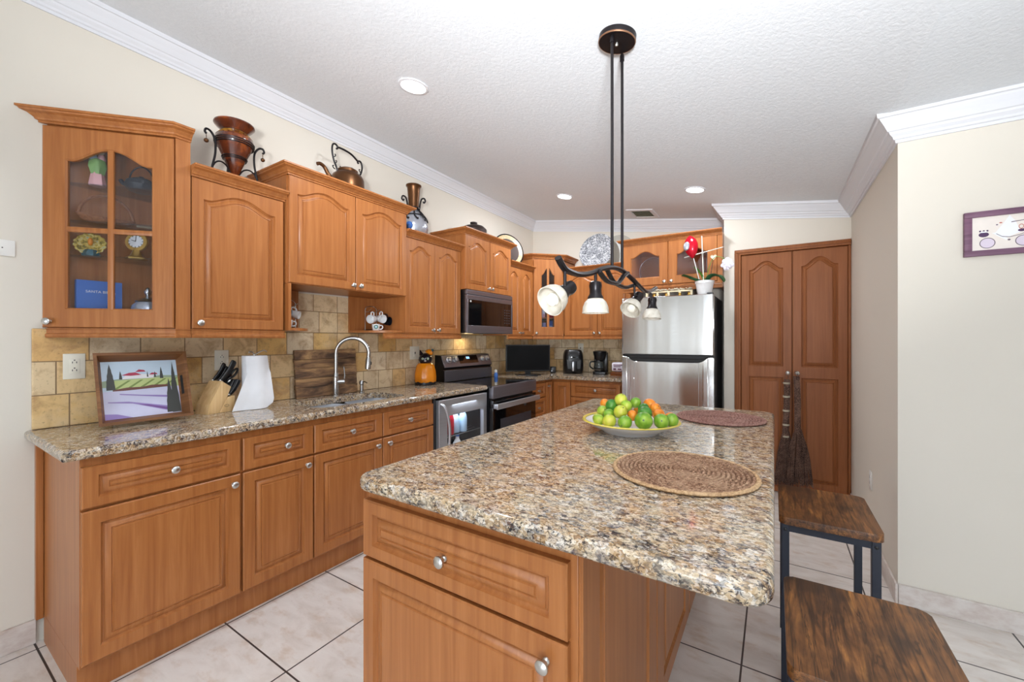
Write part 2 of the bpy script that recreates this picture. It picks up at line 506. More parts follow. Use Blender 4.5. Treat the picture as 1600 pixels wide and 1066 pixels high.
class MB:
    """collects shapes into one mesh object"""

    def __init__(self):
        self.bm = bmesh.new()
        self.mi = 0

    def _tag(self, faces):
        for f in faces:
            f.material_index = self.mi

    def poly(self, pts):
        vs = [self.bm.verts.new(p) for p in pts]
        f = self.bm.faces.new(vs)
        f.material_index = self.mi
        return f

    def hexa(self, c, bev=0.0, seg=2):
        """c: 8 corners, bottom 4 CCW then top 4"""
        v = [self.bm.verts.new(p) for p in c]
        fs = []
        for q in ((3, 2, 1, 0), (4, 5, 6, 7), (0, 1, 5, 4), (1, 2, 6, 5), (2, 3, 7, 6), (3, 0, 4, 7)):
            fs.append(self.bm.faces.new([v[i] for i in q]))
        self._tag(fs)
        if bev > 0:
            es = list({e for f in fs for e in f.edges})
            r = bmesh.ops.bevel(self.bm, geom=es, offset=bev, segments=seg, affect='EDGES', profile=0.5, clamp_overlap=True)
            self._tag(r['faces'])
        return self

    def box(self, x0, x1, y0, y1, z0, z1, bev=0.0, seg=2):
        return self.hexa([(x0, y0, z0), (x1, y0, z0), (x1, y1, z0), (x0, y1, z0), (x0, y0, z1), (x1, y0, z1), (x1, y1, z1), (x0, y1, z1)], bev, seg)

    def fbox(self, F, u0, u1, w0, w1, d0, d1, bev=0.0, seg=2):
        P = F.P
        return self.hexa([P(u0, w0, d1), P(u1, w0, d1), P(u1, w0, d0), P(u0, w0, d0), P(u0, w1, d1), P(u1, w1, d1), P(u1, w1, d0), P(u0, w1, d0)], bev, seg)

    def prism(self, pts, vec, bev=0.0, seg=2):
        """polygon extruded along vec"""
        vec = Vector(vec)
        a = [self.bm.verts.new(p) for p in pts]
        b = [self.bm.verts.new(Vector(p) + vec) for p in pts]
        n = len(pts)
        fs = [self.bm.faces.new(a[::-1]), self.bm.faces.new(b)]
        for i in range(n):
            fs.append(self.bm.faces.new((a[i], a[(i + 1) % n], b[(i + 1) % n], b[i])))
        self._tag(fs)
        if bev > 0:
            es = list({e for f in fs[:2] for e in f.edges})
            r = bmesh.ops.bevel(self.bm, geom=es, offset=bev, segments=seg, affect='EDGES', profile=0.5, clamp_overlap=True)
            self._tag(r['faces'])
        return self

    def loft(self, rings, cap0=True, cap1=True, closed=True):
        R = [[self.bm.verts.new(p) for p in r] for r in rings]
        n = len(R[0])
        fs = []
        for a, b in zip(R, R[1:]):
            for i in range(n if closed else n - 1):
                j = (i + 1) % n
                try:
                    fs.append(self.bm.faces.new((a[i], a[j], b[j], b[i])))
                except ValueError:
                    pass
        if cap0:
            fs.append(self.bm.faces.new(R[0][::-1]))
        if cap1:
            fs.append(self.bm.faces.new(R[-1]))
        self._tag(fs)
        return self

    def lathe(self, prof, c=(0, 0, 0), axis=(0, 0, 1), seg=32, sx=1.0, sy=1.0, cap0=True, cap1=True, wob=None):
        """profile of (radius, height) turned round axis through c"""
        q = Vector((0, 0, 1)).rotation_difference(Vector(axis).normalized())
        c = Vector(c)
        rings = []
        for r, z in prof:
            ring = []
            for i in range(seg):
                a = 2 * PI * i / seg
                k = 1.0 if wob is None else 1.0 + wob(a, z)
                ring.append(c + q @ Vector((max(r, 1e-5) * k * sx * math.cos(a), max(r, 1e-5) * k * sy * math.sin(a), z)))
            rings.append(ring)
        return self.loft(rings, cap0, cap1)

    def cyl(self, p0, p1, r0, r1=None, seg=20):
        p0, p1 = Vector(p0), Vector(p1)
        return self.lathe([(r0, 0), (r1 if r1 is not None else r0, (p1 - p0).length)], p0, p1 - p0, seg)

    def sphere(self, c, r, sx=1, sy=1, sz=1, seg=20, rings=12, axis=(0, 0, 1), wob=None):
        prof = [(r * math.sin(PI * i / rings), -r * sz * math.cos(PI * i / rings)) for i in range(rings + 1)]
        return self.lathe(prof, c, axis, seg, sx, sy, wob=wob)

    def tube(self, pts, rad, seg=10, flat=1.0, caps=True):
        pts = [Vector(p) for p in pts]
        n = len(pts)
        rads = rad if isinstance(rad, (list, tuple)) else [rad] * n
        rings = []
        up = None
        for i, p in enumerate(pts):
            t = (pts[min(i + 1, n - 1)] - pts[max(i - 1, 0)])
            if t.length < 1e-9:
                t = Vector((0, 0, 1))
            t.normalize()
            if up is None:
                up = Vector((0, 0, 1)) if abs(t.z) < 0.9 else Vector((1, 0, 0))
            up = up - t * up.dot(t)
            if up.length < 1e-6:
                up = t.orthogonal()
            up.normalize()
            s = t.cross(up)
            rings.append([p + (s * math.cos(2 * PI * k / seg) * flat + up * math.sin(2 * PI * k / seg)) * rads[i] for k in range(seg)])
        return self.loft(rings, caps, caps)

    def build(self, name, mat, parent=None, smooth=True, angle=38, loc=None):
        bmesh.ops.recalc_face_normals(self.bm, faces=self.bm.faces[:])
        off = Vector((0, 0, 0))
        if parent is not None:
            off = ORG.get(parent.name, Vector((0, 0, 0)))
        elif loc is not None:
            off = Vector(loc)
        if off.length > 0:
            bmesh.ops.translate(self.bm, verts=self.bm.verts[:], vec=-off)
        me = bpy.data.meshes.new(name)
        self.bm.to_mesh(me)
        self.bm.free()
        mats = mat if isinstance(mat, (list, tuple)) else [mat]
        for m in mats:
            me.materials.append(M[m] if isinstance(m, str) else m)
        if smooth:
            for p in me.polygons:
                p.use_smooth = True
            me.set_sharp_from_angle(angle=math.radians(angle))
            keys = {q for p in me.polygons if p.area > 0.012 for q in p.edge_keys}
            if keys:
                # large flats keep their own normal
                at = me.attributes.get('sharp_edge') or me.attributes.new('sharp_edge', 'BOOLEAN', 'EDGE')
                for e_ in me.edges:
                    if e_.key in keys:
                        at.data[e_.index].value = True
        o = bpy.data.objects.new(name, me)
        COL.objects.link(o)
        if parent is not None:
            o.parent = parent
            ORG[o.name] = off
        elif loc is not None:
            o.location = loc
            ORG[o.name] = off
        return o


def smoothpath(pts, k=6):
    """Catmull-Rom through the points"""
    P = [Vector(p) for p in pts]
    P = [P[0] * 2 - P[1]] + P + [P[-1] * 2 - P[-2]]
    out = []
    for i in range(1, len(P) - 2):
        a, b, c, d = P[i - 1], P[i], P[i + 1], P[i + 2]
        for j in range(k):
            t = j / k
            out.append(0.5 * ((2 * b) + (c - a) * t + (2 * a - 5 * b + 4 * c - d) * t * t + (3 * b - a - 3 * c + d) * t ** 3))
    out.append(P[-2])
    return out


def thing(name, label, cat, loc=(0, 0, 0), rot=None, group=None):
    """an Empty at the base of the thing; with rot its parts are modelled in its own axes"""
    o = bpy.data.objects.new(name, None)
    COL.objects.link(o)
    o.empty_display_size = 0.05
    o.location = loc
    o['label'] = label
    o['category'] = cat
    if group:
        o['group'] = group
    if rot is not None:
        o.rotation_euler = rot
        ORG[o.name] = Vector((0, 0, 0))
    else:
        ORG[o.name] = Vector(loc)
    return o


def tag(o, label, cat, group=None):
    o['label'] = label
    o['category'] = cat
    if group:
        o['group'] = group
    return o


def struct(o, label=None):
    o['kind'] = 'structure'
    if label:
        o['label'] = label
    return o


class Frame:
    """face of a cabinet: origin, direction to the right as seen from in front, outward normal"""

    def __init__(self, O, U):
        self.O = Vector(O)
        self.U = Vector((U[0], U[1], 0)).normalized()
        self.N = Vector((self.U.y, -self.U.x, 0))

    def P(self, u, w, d=0.0):
        return self.O + self.U * u + self.N * d + Vector((0, 0, w))


def arch_g(s):
    q = min(s, 1 - s) * 2
    return 0.5 - 0.5 * math.cos(PI * min(1.0, q ** 0.8 * 1.02))


def arch_loop(u0, u1, w0, w1, rise, k=1, top=28):
    if rise <= 0:
        top = 1
    pts = []
    wr = w1 - rise
    for i in range(k):
        pts.append((u0 + (u1 - u0) * i / k, w0))
    for i in range(k):
        pts.append((u1, w0 + (wr - w0) * i / k))
    for i in range(top):
        t = i / top
        if rise > 0:
            s = min(max((t - 0.07) / 0.86, 0), 1)
            g = arch_g(s)
        else:
            g = 0
        pts.append((u1 + (u0 - u1) * t, wr + rise * g))
    for i in range(k):
        pts.append((u0, wr + (w0 - wr) * i / k))
    return pts, k, top


def inset(pts, o):
    n = len(pts)
    out = []
    for i in range(n):
        a, b, c = Vector(pts[i - 1]), Vector(pts[i]), Vector(pts[(i + 1) % n])
        e1, e2 = (b - a), (c - b)
        e1.normalize()
        e2.normalize()
        n1, n2 = Vector((-e1.y, e1.x)), Vector((-e2.y, e2.x))
        m = n1 + n2
        if m.length < 1e-6:
            m = n1
        m.normalize()
        d = max(m.dot(n1), 0.45)
        p = b + m * (o / d)
        out.append((p.x, p.y))
    if o > 0:
        xs = [p[0] for p in pts]
        ys = [p[1] for p in pts]
        out = [(min(max(a, min(xs) + o), max(xs) - o), min(max(b, min(ys) + o), max(ys) - o)) for a, b in out]
    return out


def outer_match(pts, k, top, u0, u1, w0, w1, rise):
    """points of the rectangle u0..u1, w0..w1 that answer the loop's points"""
    iu0, iu1, iw0 = pts[0][0], pts[k][0], pts[0][1]
    iw1 = pts[2 * k][1]
    out = []
    for i, (a, b) in enumerate(pts):
        if i < k:
            out.append((u0 if i == 0 else a, w0))
        elif i < 2 * k:
            out.append((u1, w0 if i == k else b))
        elif i < 2 * k + top:
            out.append((u1 if i == 2 * k else a, w1))
        else:
            out.append((u0, w1 if i == 2 * k + top else b))
    return out


PROFILE = [(0, 0), (0.0025, -0.007), (0.007, -0.0115), (0.0115, -0.011), (0.014, -0.0075), (0.029, -0.002), (0.0315, -0.0055), (0.0345, -0.005), (0.037, -0.0008), (0.039, -0.0005)]


def panel_geo(mb, F, u0, u1, w0, w1, rise=0.0, stile=0.055, t=0.02, prof=PROFILE, panels=None):
    """raised-panel door or drawer front; front face at depth 0 of the frame, body behind it"""
    ch = 0.004
    u0i, u1i, w0i, w1i = u0 + ch, u1 - ch, w0 + ch, w1 - ch
    bounds = panels or [(w0 + stile, w1 - stile, rise)]
    # split the face height among stacked panels
    cuts = [w0i] + [(bounds[i][1] + bounds[i + 1][0]) / 2 for i in range(len(bounds) - 1)] + [w1i]
    for bi, (pw0, pw1, rs) in enumerate(bounds):
        loop, k, top = arch_loop(u0 + stile, u1 - stile, pw0, pw1, rs)
        om = outer_match(loop, k, top, u0i, u1i, cuts[bi], cuts[bi + 1], rs)
        rings = [[F.P(a, b, 0) for a, b in om]]
        for o, d in prof:
            lp = inset(loop, o) if o > 0 else loop
            rings.append([F.P(a, b, d) for a, b in lp])
        mb.loft(rings, False, True)
    # chamfered edge and back
    r0 = [F.P(u0i, w0i, 0), F.P(u1i, w0i, 0), F.P(u1i, w1i, 0), F.P(u0i, w1i, 0)]
    r1 = [F.P(u0, w0, -ch), F.P(u1, w0, -ch), F.P(u1, w1, -ch), F.P(u0, w1, -ch)]
    r2 = [F.P(u0, w0, -t), F.P(u1, w0, -t), F.P(u1, w1, -t), F.P(u0, w1, -t)]
    mb.loft([r0, r1, r2], False, True)
    return mb


def glass_geo(mb, F, u0, u1, w0, w1, rise, stile, t=0.02, mull=(), hmull=()):
    loop, k, top = arch_loop(u0 + stile, u1 - stile, w0 + stile, w1 - stile, rise)
    ch = 0.004
    om = outer_match(loop, k, top, u0 + ch, u1 - ch, w0 + ch, w1 - ch, rise)
    ob = outer_match(loop, k, top, u0, u1, w0, w1, rise)
    mb.loft([[F.P(a, b, -t) for a, b in ob], [F.P(a, b, -ch) for a, b in ob], [F.P(a, b, 0) for a, b in om],
             [F.P(a, b, 0) for a, b in loop], [F.P(a, b, -0.006) for a, b in inset(loop, 0.006)], [F.P(a, b, -t) for a, b in inset(loop, 0.006)],
             [F.P(a, b, -t) for a, b in ob]], False, False)

    def topw(u):
        s = (u1 - stile - u) / (u1 - u0 - 2 * stile)
        s = min(max((s - 0.07) / 0.86, 0), 1)
        return w1 - stile - rise + rise * arch_g(s)
    for u, hw in mull:
        mb.fbox(F, u - hw, u + hw, w0 + stile - 0.004, topw(u) + 0.004, -0.016, -0.002, 0.004)
    for w, hw in hmull:
        mb.fbox(F, u0 + stile - 0.004, u1 - stile + 0.004, w - hw, w + hw, -0.0155, -0.0025, 0.004)
    return loop


def knob(F, u, w, parent, r=0.0155):
    mb = MB()
    mb.lathe([(0.009, -0.0004), (0.0085, 0.003), (0.0058, 0.006), (0.0055, 0.013), (r * 0.8, 0.0165), (r, 0.02), (r * 0.97, 0.024), (r * 0.7, 0.0275), (0.001, 0.029)],
             F.P(u, w, 0), F.N, 20)
    return mb.build('knob', 'nickel', parent)


def sweep(mb, path, z, prof, wall_x=None):
    """profile of (outwards, up) carried along a level path; outwards is right of the direction of travel"""
    P = [Vector((p[0], p[1])) for p in path]
    rings = []
    for i, p in enumerate(P):
        d1 = (P[i] - P[i - 1]).normalized() if i > 0 else (P[i + 1] - P[i]).normalized()
        d2 = (P[i + 1] - P[i]).normalized() if i < len(P) - 1 else d1
        n1, n2 = Vector((d1.y, -d1.x)), Vector((d2.y, -d2.x))
        m = (n1 + n2).normalized()
        k = 1.0 / max(m.dot(n1), 0.3)
        rings.append([(p.x + m.x * k * o, p.y + m.y * k * o, z + h) for o, h in prof])
        if i == 0 and wall_x is not None:      # end cut flush with a wall
            rings[0] = [(wall_x, y + (wall_x - x) * d1.y / d1.x, zz) for x, y, zz in rings[0]]
    mb.loft(rings, True, True)
    return mb


CROWN = [(-0.01, 0), (0.004, 0), (0.004, 0.008), (0.011, 0.011), (0.013, 0.018), (0.026, 0.031), (0.041, 0.036), (0.044, 0.042), (0.05, 0.044), (0.05, 0.053), (-0.01, 0.053)]
RAIL = [(-0.012, 0), (-0.012, -0.042), (0.006, -0.042), (0.010, -0.034), (0.010, -0.026), (0.002, -0.022), (0.002, -0.006), (0.006, -0.004), (0.006, 0)]

# ------------------------------------------------------------------ the room
XL, YB, XR, YF = -2.72, 4.77, 0.522, 2.78      # left wall, back wall, side of the passage, wall with the picture
YP, XA = 4.25, -0.393                           # pantry wall, end of the fridge alcove
YREAR, XFAR = -3.3, 3.9
ZT = 3.02


def ceil_z(x):
    return 2.435 + 0.146 * max(0.475 - x, 0.0)


def wall(name, x0, x1, y0, y1, z1=ZT, z0=0.0):
    return struct(MB().box(x0, x1, y0, y1, z0, z1).build(name, 'wall', smooth=False))


m = MB()
m.box(XL - 0.12, XFAR + 0.12, YREAR - 0.12, YB + 0.12, -0.1, 0)
struct(m.build('floor', 'floor', smooth=False), 'pale stone-look floor tiles with thin dark grout lines')
m = MB()
pts = [(XL - 0.12, ceil_z(XL - 0.12)), (0.475, ceil_z(0.475)), (XFAR + 0.12, ceil_z(1)), (XFAR + 0.12, 3.1), (XL - 0.12, 3.1)]
m.prism([(x, YREAR - 0.12, z) for x, z in pts], (0, YB - YREAR + 0.24, 0))
struct(m.build('ceiling', 'ceiling', smooth=False), 'sloping white textured ceiling')
wall('wall_left', XL - 0.12, XL, YREAR - 0.12, YB + 0.12)
wall('wall_back', XL, XA + 0.0, YB, YB + 0.12)
# pantry wall: the jamb beside the fridge, the piece above the doors, the passage side
m = MB()
m.box(XA, XA + 0.085, YP, YB + 0.12, 0, ZT)
m.box(XA + 0.085, XR, YP, YP + 0.1, 2.14, ZT)
m.box(XA + 0.085, XR, YB, YB + 0.12, 0, ZT)
struct(m.build('wall_pantry', 'wall', smooth=False), 'short wall above and beside the pantry doors')
wall('wall_right', XR, XR + 0.12, YF, YB + 0.12)
wall('wall_front', XR + 0.12, XFAR + 0.12, YF, YF + 0.12)
# outer walls behind the camera with the openings the daylight comes through
m = MB()
m.box(XL - 0.12, -2.42, YREAR - 0.12, YREAR, 0, ZT)
m.box(-2.14, -0.6, YREAR - 0.12, YREAR, 0, ZT)
m.box(2.45, XFAR + 0.12, YREAR - 0.12, YREAR, 0, ZT)
m.box(-0.6, 2.45, YREAR - 0.12, YREAR, 2.4, ZT)
m.box(-2.42, -2.14, YREAR - 0.12, YREAR, 2.4, ZT)
struct(m.build('wall_rear', 'wall', smooth=False))
m = MB()
m.box(XFAR, XFAR + 0.12, YREAR, -1.75, 0, ZT)
m.box(XFAR, XFAR + 0.12, 0.95, YF, 0, ZT)
m.box(XFAR, XFAR + 0.12, -1.75, 0.95, 0, 0.45)
m.box(XFAR, XFAR + 0.12, -1.75, 0.95, 2.25, ZT)
struct(m.build('wall_far', 'wall', smooth=False))
m = MB()
for x in (-0.6, 0.4, 1.4, 2.39):
    m.box(x, x + 0.06, YREAR - 0.08, YREAR - 0.02, 0, 2.4)
m.box(-0.54, 2.39, YREAR - 0.08, YREAR - 0.02, 2.34, 2.4)
m.box(-0.54, 2.39, YREAR - 0.08, YREAR - 0.02, 0.0, 0.07)
struct(m.build('door_1', 'trim', smooth=False))
m = MB()
for y in (-1.75, -0.43, 0.89):
    m.box(XFAR + 0.02, XFAR + 0.08, y, y + 0.06, 0.45, 2.25)
for z in (0.45, 2.19):
    m.box(XFAR + 0.02, XFAR + 0.08, -1.69, 0.89, z, z + 0.06)
struct(m.build('window_1', 'trim', smooth=False))  # unseen window, added for the fill on the picture wall

# crown moulding round the room, following the slope of the ceiling
CM = [(0, 0.125), (0.010, 0.125), (0.012, 0.112), (0.020, 0.108), (0.024, 0.098), (0.036, 0.086), (0.040, 0.076), (0.047, 0.073), (0.062, 0.050),
      (0.078, 0.030), (0.083, 0.022), (0.092, 0.020), (0.095, 0.0), (0.095, -0.02), (0, -0.04)]
path = [(XL, YREAR), (XL, YB), (XA, YB), (XA, YP), (XR, YP), (XR, YF), (XFAR, YF)]
m = MB()
rings = []
Pp = [Vector(p) for p in path]
for i, p in enumerate(Pp):
    d1 = (Pp[i] - Pp[i - 1]).normalized() if i else (Pp[1] - Pp[0]).normalized()
    d2 = (Pp[i + 1] - Pp[i]).normalized() if i < len(Pp) - 1 else d1
    n1, n2 = Vector((d1.y, -d1.x)), Vector((d2.y, -d2.x))
    mm = n1 + n2
    if i in (0, len(Pp) - 1):
        mm = n1
    rings.append([(p.x + mm.x * o, p.y + mm.y * o, ceil_z(p.x + mm.x * o) - dz) for o, dz in CM])
m.loft(rings, True, True)
struct(m.build('trim_1', 'trim', angle=30), 'white crown moulding along the ceiling')
# tile skirting
m = MB()
m.box(XL, XL + 0.012, YREAR, 0.385, 0, 0.105, 0.003)
struct(m.build('baseboard_left', 'skirt'))
m = MB()
m.box(XR - 0.012, XR, YF - 0.012, YP - 0.03, 0, 0.1, 0.003)
struct(m.build('baseboard_passage', 'skirt'))
m = MB()
x = XR + 0.001
while x < XFAR:
    m.box(x, min(x + 0.5, XFAR) - 0.003, YF - 0.012, YF, 0, 0.1, 0.002)
    x += 0.5
struct(m.build('baseboard_front', 'skirt'))
# tile backsplash
m = MB()
e = 0.012
m.box(XL, XL + e, 0.372, 2.19, 0.93, 1.372, 0.004)
m.box(XL, XL + e, 1.29, 2.19, 1.372, 1.64)
m.box(XL, XL + e, 2.19, YB, 0.93, 1.372)
m.box(XL, XL + e, 2.86, 3.64, 1.372, 1.50)
struct(m.build('trim_2', 'trav', smooth=False), 'tumbled travertine tile backsplash on the left wall')
m = MB()
m.box(XL + e, -1.302, YB - e, YB, 0.93, 1.372)
struct(m.build('trim_3', 'trav', smooth=False), 'tumbled travertine tile backsplash in the back corner')
# ------------------------------------------------------------------ base cabinets
XD = -2.105        # face of the base doors


def base_cab(label, F, W, depth, drawers, doors, z1=0.89):
    """drawers, doors: lists of (u0, u1, w0, w1, knob_u, knob_w)"""
    depth -= 0.003
    c = F.P(W / 2, 0, -depth / 2)
    t = thing('base_cabinet', label, 'cabinet', (c.x, c.y, 0))
    m = MB()
    m.fbox(F, 0, W, 0.12, z1, -depth, -0.02, 0.001)
    if z1 < 0.88:        # open above for the sink bowls
        m.fbox(F, 0, W, z1, 0.889, -0.06, -0.02)
        m.fbox(F, 0, 0.016, z1, 0.889, -depth, -0.06)
        m.fbox(F, W - 0.016, W, z1, 0.889, -depth, -0.06)
    m.build('carcass', 'wood', t)
    m = MB()
    m.fbox(F, 0, W, 0, 0.12, -depth + 0.02, -0.058)
    m.build('kickboard', 'wood', t)
    for (a, b, c0, d0, ku, kw) in drawers:
        m = MB()
        panel_geo(m, F, a, b, c0, d0, panels=[(c0 + 0.034, d0 - 0.034, 0)], stile=0.044 if b - a > 0.3 else 0.038)
        o = m.build('drawer', 'wood', t)
        knob(F, ku, kw, o)
    for (a, b, c0, d0, ku, kw) in doors:
        m = MB()
        panel_geo(m, F, a, b, c0, d0, stile=0.05 if b - a > 0.2 else 0.03)
        o = m.build('door', 'wood', t)
        if ku is not None:
            knob(F, ku, kw, o)
    return t


DR0, DR1, DO0, DO1 = 0.705, 0.857, 0.135, 0.695
FL = Frame((XD, 0.405, 0), (0, 1))
dep = XD - XL
t = base_cab('wide end base cabinet with one drawer, under the vineyard tray', FL, 0.533, dep,
             [(0.002, 0.525, DR0, DR1, 0.272, 0.784)], [(0.002, 0.525, DO0, DO1, 0.494, 0.655)])
m = MB()
m.box(XL + 0.001, XL + 0.03, 0.381, 0.404, 0.106, 0.888, 0.002)
m.build('filler_strip', 'wood', t)
F2 = Frame((XD, 0.938, 0), (0, 1))
base_cab('narrow single-door base cabinet between the end cabinet and the sink base', F2, 0.356, dep,
         [(0.004, 0.352, DR0, DR1, 0.205, 0.784)], [(0.004, 0.352, DO0, DO1, 0.315, 0.655)])
F3 = Frame((XD, 1.294, 0), (0, 1))
base_cab('double-door sink base cabinet under the faucet', F3, 0.93, dep,
         [(0.004, 0.462, DR0, DR1, 0.234, 0.784), (0.468, 0.926, DR0, DR1, 0.688, 0.78)],
         [(0.004, 0.462, DO0, DO1, 0.42, 0.656), (0.468, 0.926, DO0, DO1, 0.511, 0.656)], z1=0.685)
F4 = Frame((XD - 0.01, 3.637, 0), (0, 1))
base_cab('narrow stack of small drawers right of the range', F4, 0.37, dep - 0.01,
         [(0.004, 0.366, DR0, DR1, 0.185, 0.78), (0.004, 0.366, 0.5, 0.695, 0.185, 0.6), (0.004, 0.366, 0.31, 0.49, 0.185, 0.4), (0.004, 0.366, 0.135, 0.3, 0.185, 0.22)], [])
# corner cabinet with a folding pair of doors
YBF = 4.155        # face of the base doors on the back wall
t = thing('base_cabinet', 'corner base cabinet with two narrow doors meeting in the corner', 'cabinet', (-2.4, 4.45, 0))
m = MB()
m.box(XL + 0.001, XD - 0.03, 4.009, YB - 0.001, 0.12, 0.89)
m.box(XD - 0.03, -1.897, YBF + 0.02, YB - 0.001, 0.12, 0.89)
m.build('carcass', 'wood', t)
m = MB()
m.box(XL + 0.02, XD - 0.038, 4.009, YB - 0.02, 0, 0.12)
m.box(XD - 0.038, -1.897, YBF + 0.028, YB - 0.02, 0, 0.12)
m.build('kickboard', 'wood', t)
F5 = Frame((XD - 0.01, 4.009, 0), (0, 1))
m = MB()
panel_geo(m, F5, 0.004, 0.142, DO0, DR1, stile=0.034)
o = m.build('door', 'wood', t)
knob(F5, 0.035, 0.812, o)
F6 = Frame((XD - 0.008, YBF, 0), (1, 0))
m = MB()
panel_geo(m, F6, 0.012, 0.212, DO0, DR1, stile=0.045)
m.build('door', 'wood', t)
F7 = Frame((-1.895, YBF, 0), (1, 0))
base_cab('wide drawer base cabinet left of the fridge', F7, 0.585, YB - YBF,
         [(0.004, 0.56, DR0, DR1, 0.29, 0.785), (0.004, 0.56, 0.42, 0.695, 0.29, 0.57), (0.004, 0.56, 0.135, 0.41, 0.29, 0.3)], [])

# ------------------------------------------------------------------ countertops
XC = -2.085


def round_top_edges(mb, z1, z0, off, keep):
    """rounds the edges of the slab at its top and underside where keep(midpoint) holds"""
    mb.bm.edges.ensure_lookup_table()
    es = []
    for e in mb.bm.edges:
        a, b = e.verts
        if abs(a.co.z - b.co.z) < 1e-5 and len(e.link_faces) == 2:
            mid = (a.co + b.co) / 2
            if keep(mid):
                es.append(e)
    bmesh.ops.bevel(mb.bm, geom=es, offset=off, segments=4, affect='EDGES', profile=0.5, clamp_overlap=True)


def rrect(x0, x1, y0, y1, r, n=6):
    out = []
    for cx, cy, a0 in ((x1 - r, y0 + r, -PI / 2), (x1 - r, y1 - r, 0), (x0 + r, y1 - r, PI / 2), (x0 + r, y0 + r, PI)):
        for i in range(n + 1):
            a = a0 + PI / 2 * i / n
            out.append((cx + r * math.cos(a), cy + r * math.sin(a)))
    return out


SX0, SX1, SY0, SY1 = -2.535, -2.185, 1.38, 2.06
hole = rrect(SX0, SX1, SY0, SY1, 0.09, 8)
n = len(hole)
y0c, y1c, x0c = 0.352, 2.862, XL + 0.001
outer = []
q = n // 4
for i, (hx, hy) in enumerate(hole):
    s = i // q
    j = i % q
    tt_ = j / q
    if s == 0:   # lower right corner -> walk bottom edge end to right edge
        c = (XC, y0c)
        outer.append((hx, y0c) if tt_ < 0.45 else (c if tt_ < 0.6 else (XC, hy)))
    elif s == 1:
        c = (XC, y1c)
        outer.append((XC, hy) if tt_ < 0.45 else (c if tt_ < 0.6 else (hx, y1c)))
    elif s == 2:
        c = (x0c, y1c)
        outer.append((hx, y1c) if tt_ < 0.45 else (c if tt_ < 0.6 else (x0c, hy)))
    else:
        c = (x0c, y0c)
        outer.append((x0c, hy) if tt_ < 0.45 else (c if tt_ < 0.6 else (hx, y0c)))
m = MB()
zt, zb = 0.93, 0.89
m.loft([[(x, y, zb) for x, y in outer], [(x, y, zt) for x, y in outer], [(x, y, zt) for x, y in hole], [(x, y, zb) for x, y in hole], [(x, y, zb) for x, y in outer]], False, False)
bmesh.ops.remove_doubles(m.bm, verts=m.bm.verts[:], dist=1e-5)
bmesh.ops.dissolve_degenerate(m.bm, dist=1e-5, edges=m.bm.edges[:])
round_top_edges(m, zt, zb, 0.014, lambda c: (c.x > XC - 0.001 or c.y < y0c + 0.001))
tag(m.build('countertop', 'granite2'), 'long speckled granite counter along the left wall with the sink cut in', 'countertop')
m = MB()
pts = [(XL + 0.001, 3.634), (XC - 0.01, 3.634), (XC - 0.01, 4.135), (-1.302, 4.135), (-1.302, YB - 0.001), (XL + 0.001, YB - 0.001)]
m.prism([(x, y, zb) for x, y in pts], (0, 0, zt - zb))
round_top_edges(m, zt, zb, 0.014, lambda c: (abs(c.x - XC + 0.01) < 0.002 or abs(c.y - 4.135) < 0.002))
tag(m.build('countertop', 'granite2'), 'speckled granite counter turning the back corner beside the range', 'countertop')

# sink: two steel bowls hung under the stone
t = thing('kitchen_sink', 'stainless double-bowl sink set under the granite counter', 'sink', (-2.36, 1.72, 0.7))
ym = 1.735
for (a, b) in ((SY0 - 0.006, ym - 0.012), (ym + 0.012, SY1 + 0.006)):
    m = MB()
    rings = []
    for (ins, z, r) in ((0.0, 0.889, 0.085), (0.004, 0.84, 0.085), (0.012, 0.74, 0.08), (0.03, 0.706, 0.07), (0.09, 0.7, 0.05)):
        rings.append([(x, y, z) for x, y in rrect(SX0 - 0.006 + ins, SX1 + 0.006 - ins, a + ins, b - ins, min(r, 0.085), 6)])
    m.loft(rings, False, True)
    bo = m.build('bowl', 'sink', t, angle=60)
    m = MB()
    m.lathe([(0.042, 0.7005), (0.042, 0.704), (0.03, 0.704), (0.028, 0.7015)], (-2.36, (a + b) / 2, 0), seg=24)
    m.build('drain', 'nickel', bo)
m = MB()
m.box(SX0 + 0.02, SX1 - 0.02, ym - 0.013, ym + 0.013, 0.8, 0.868, 0.006)
m.build('divider', 'sink', t)

# ------------------------------------------------------------------ wall cabinets
XU = -2.38


def wall_cab(label, F, W, depth, z0, z1, doors, top, rail=True, stile=0.048, arch=0.05, crown_path=None, rail_path=None):
    """doors: (u0, u1, knob_u or None, knob_w)"""
    c = F.P(W / 2, 0, -depth / 2)
    t = thing('wall_cabinet', label, 'cabinet', (c.x, c.y, z0))
    m = MB()
    m.fbox(F, 0, W, z0, top - 0.053, -depth, -0.02)
    m.fbox(F, 0.0, W, top - 0.053, top - 0.02, -depth, -0.004)
    m.build('carcass', 'wood', t)
    for (a, b, ku, kw) in doors:
        m = MB()
        w = b - a
        st = min(stile, w * 0.24)
        panel_geo(m, F, a, b, z0 + 0.003, z1, rise=min(arch, w * 0.16), stile=st)
        o = m.build('door', 'wood', t)
        if ku is not None:
            knob(F, ku, kw, o)
    m = MB()
    sweep(m, crown_path, top - 0.053, CROWN)
    m.build('crown_molding', 'wood', t, angle=25)
    if rail:
        m = MB()
        sweep(m, rail_path, z0, RAIL)
        m.build('light_rail', 'wood', t, angle=25)
    return t


Z0 = 1.374
LOW, HIGH = 2.172, 2.33
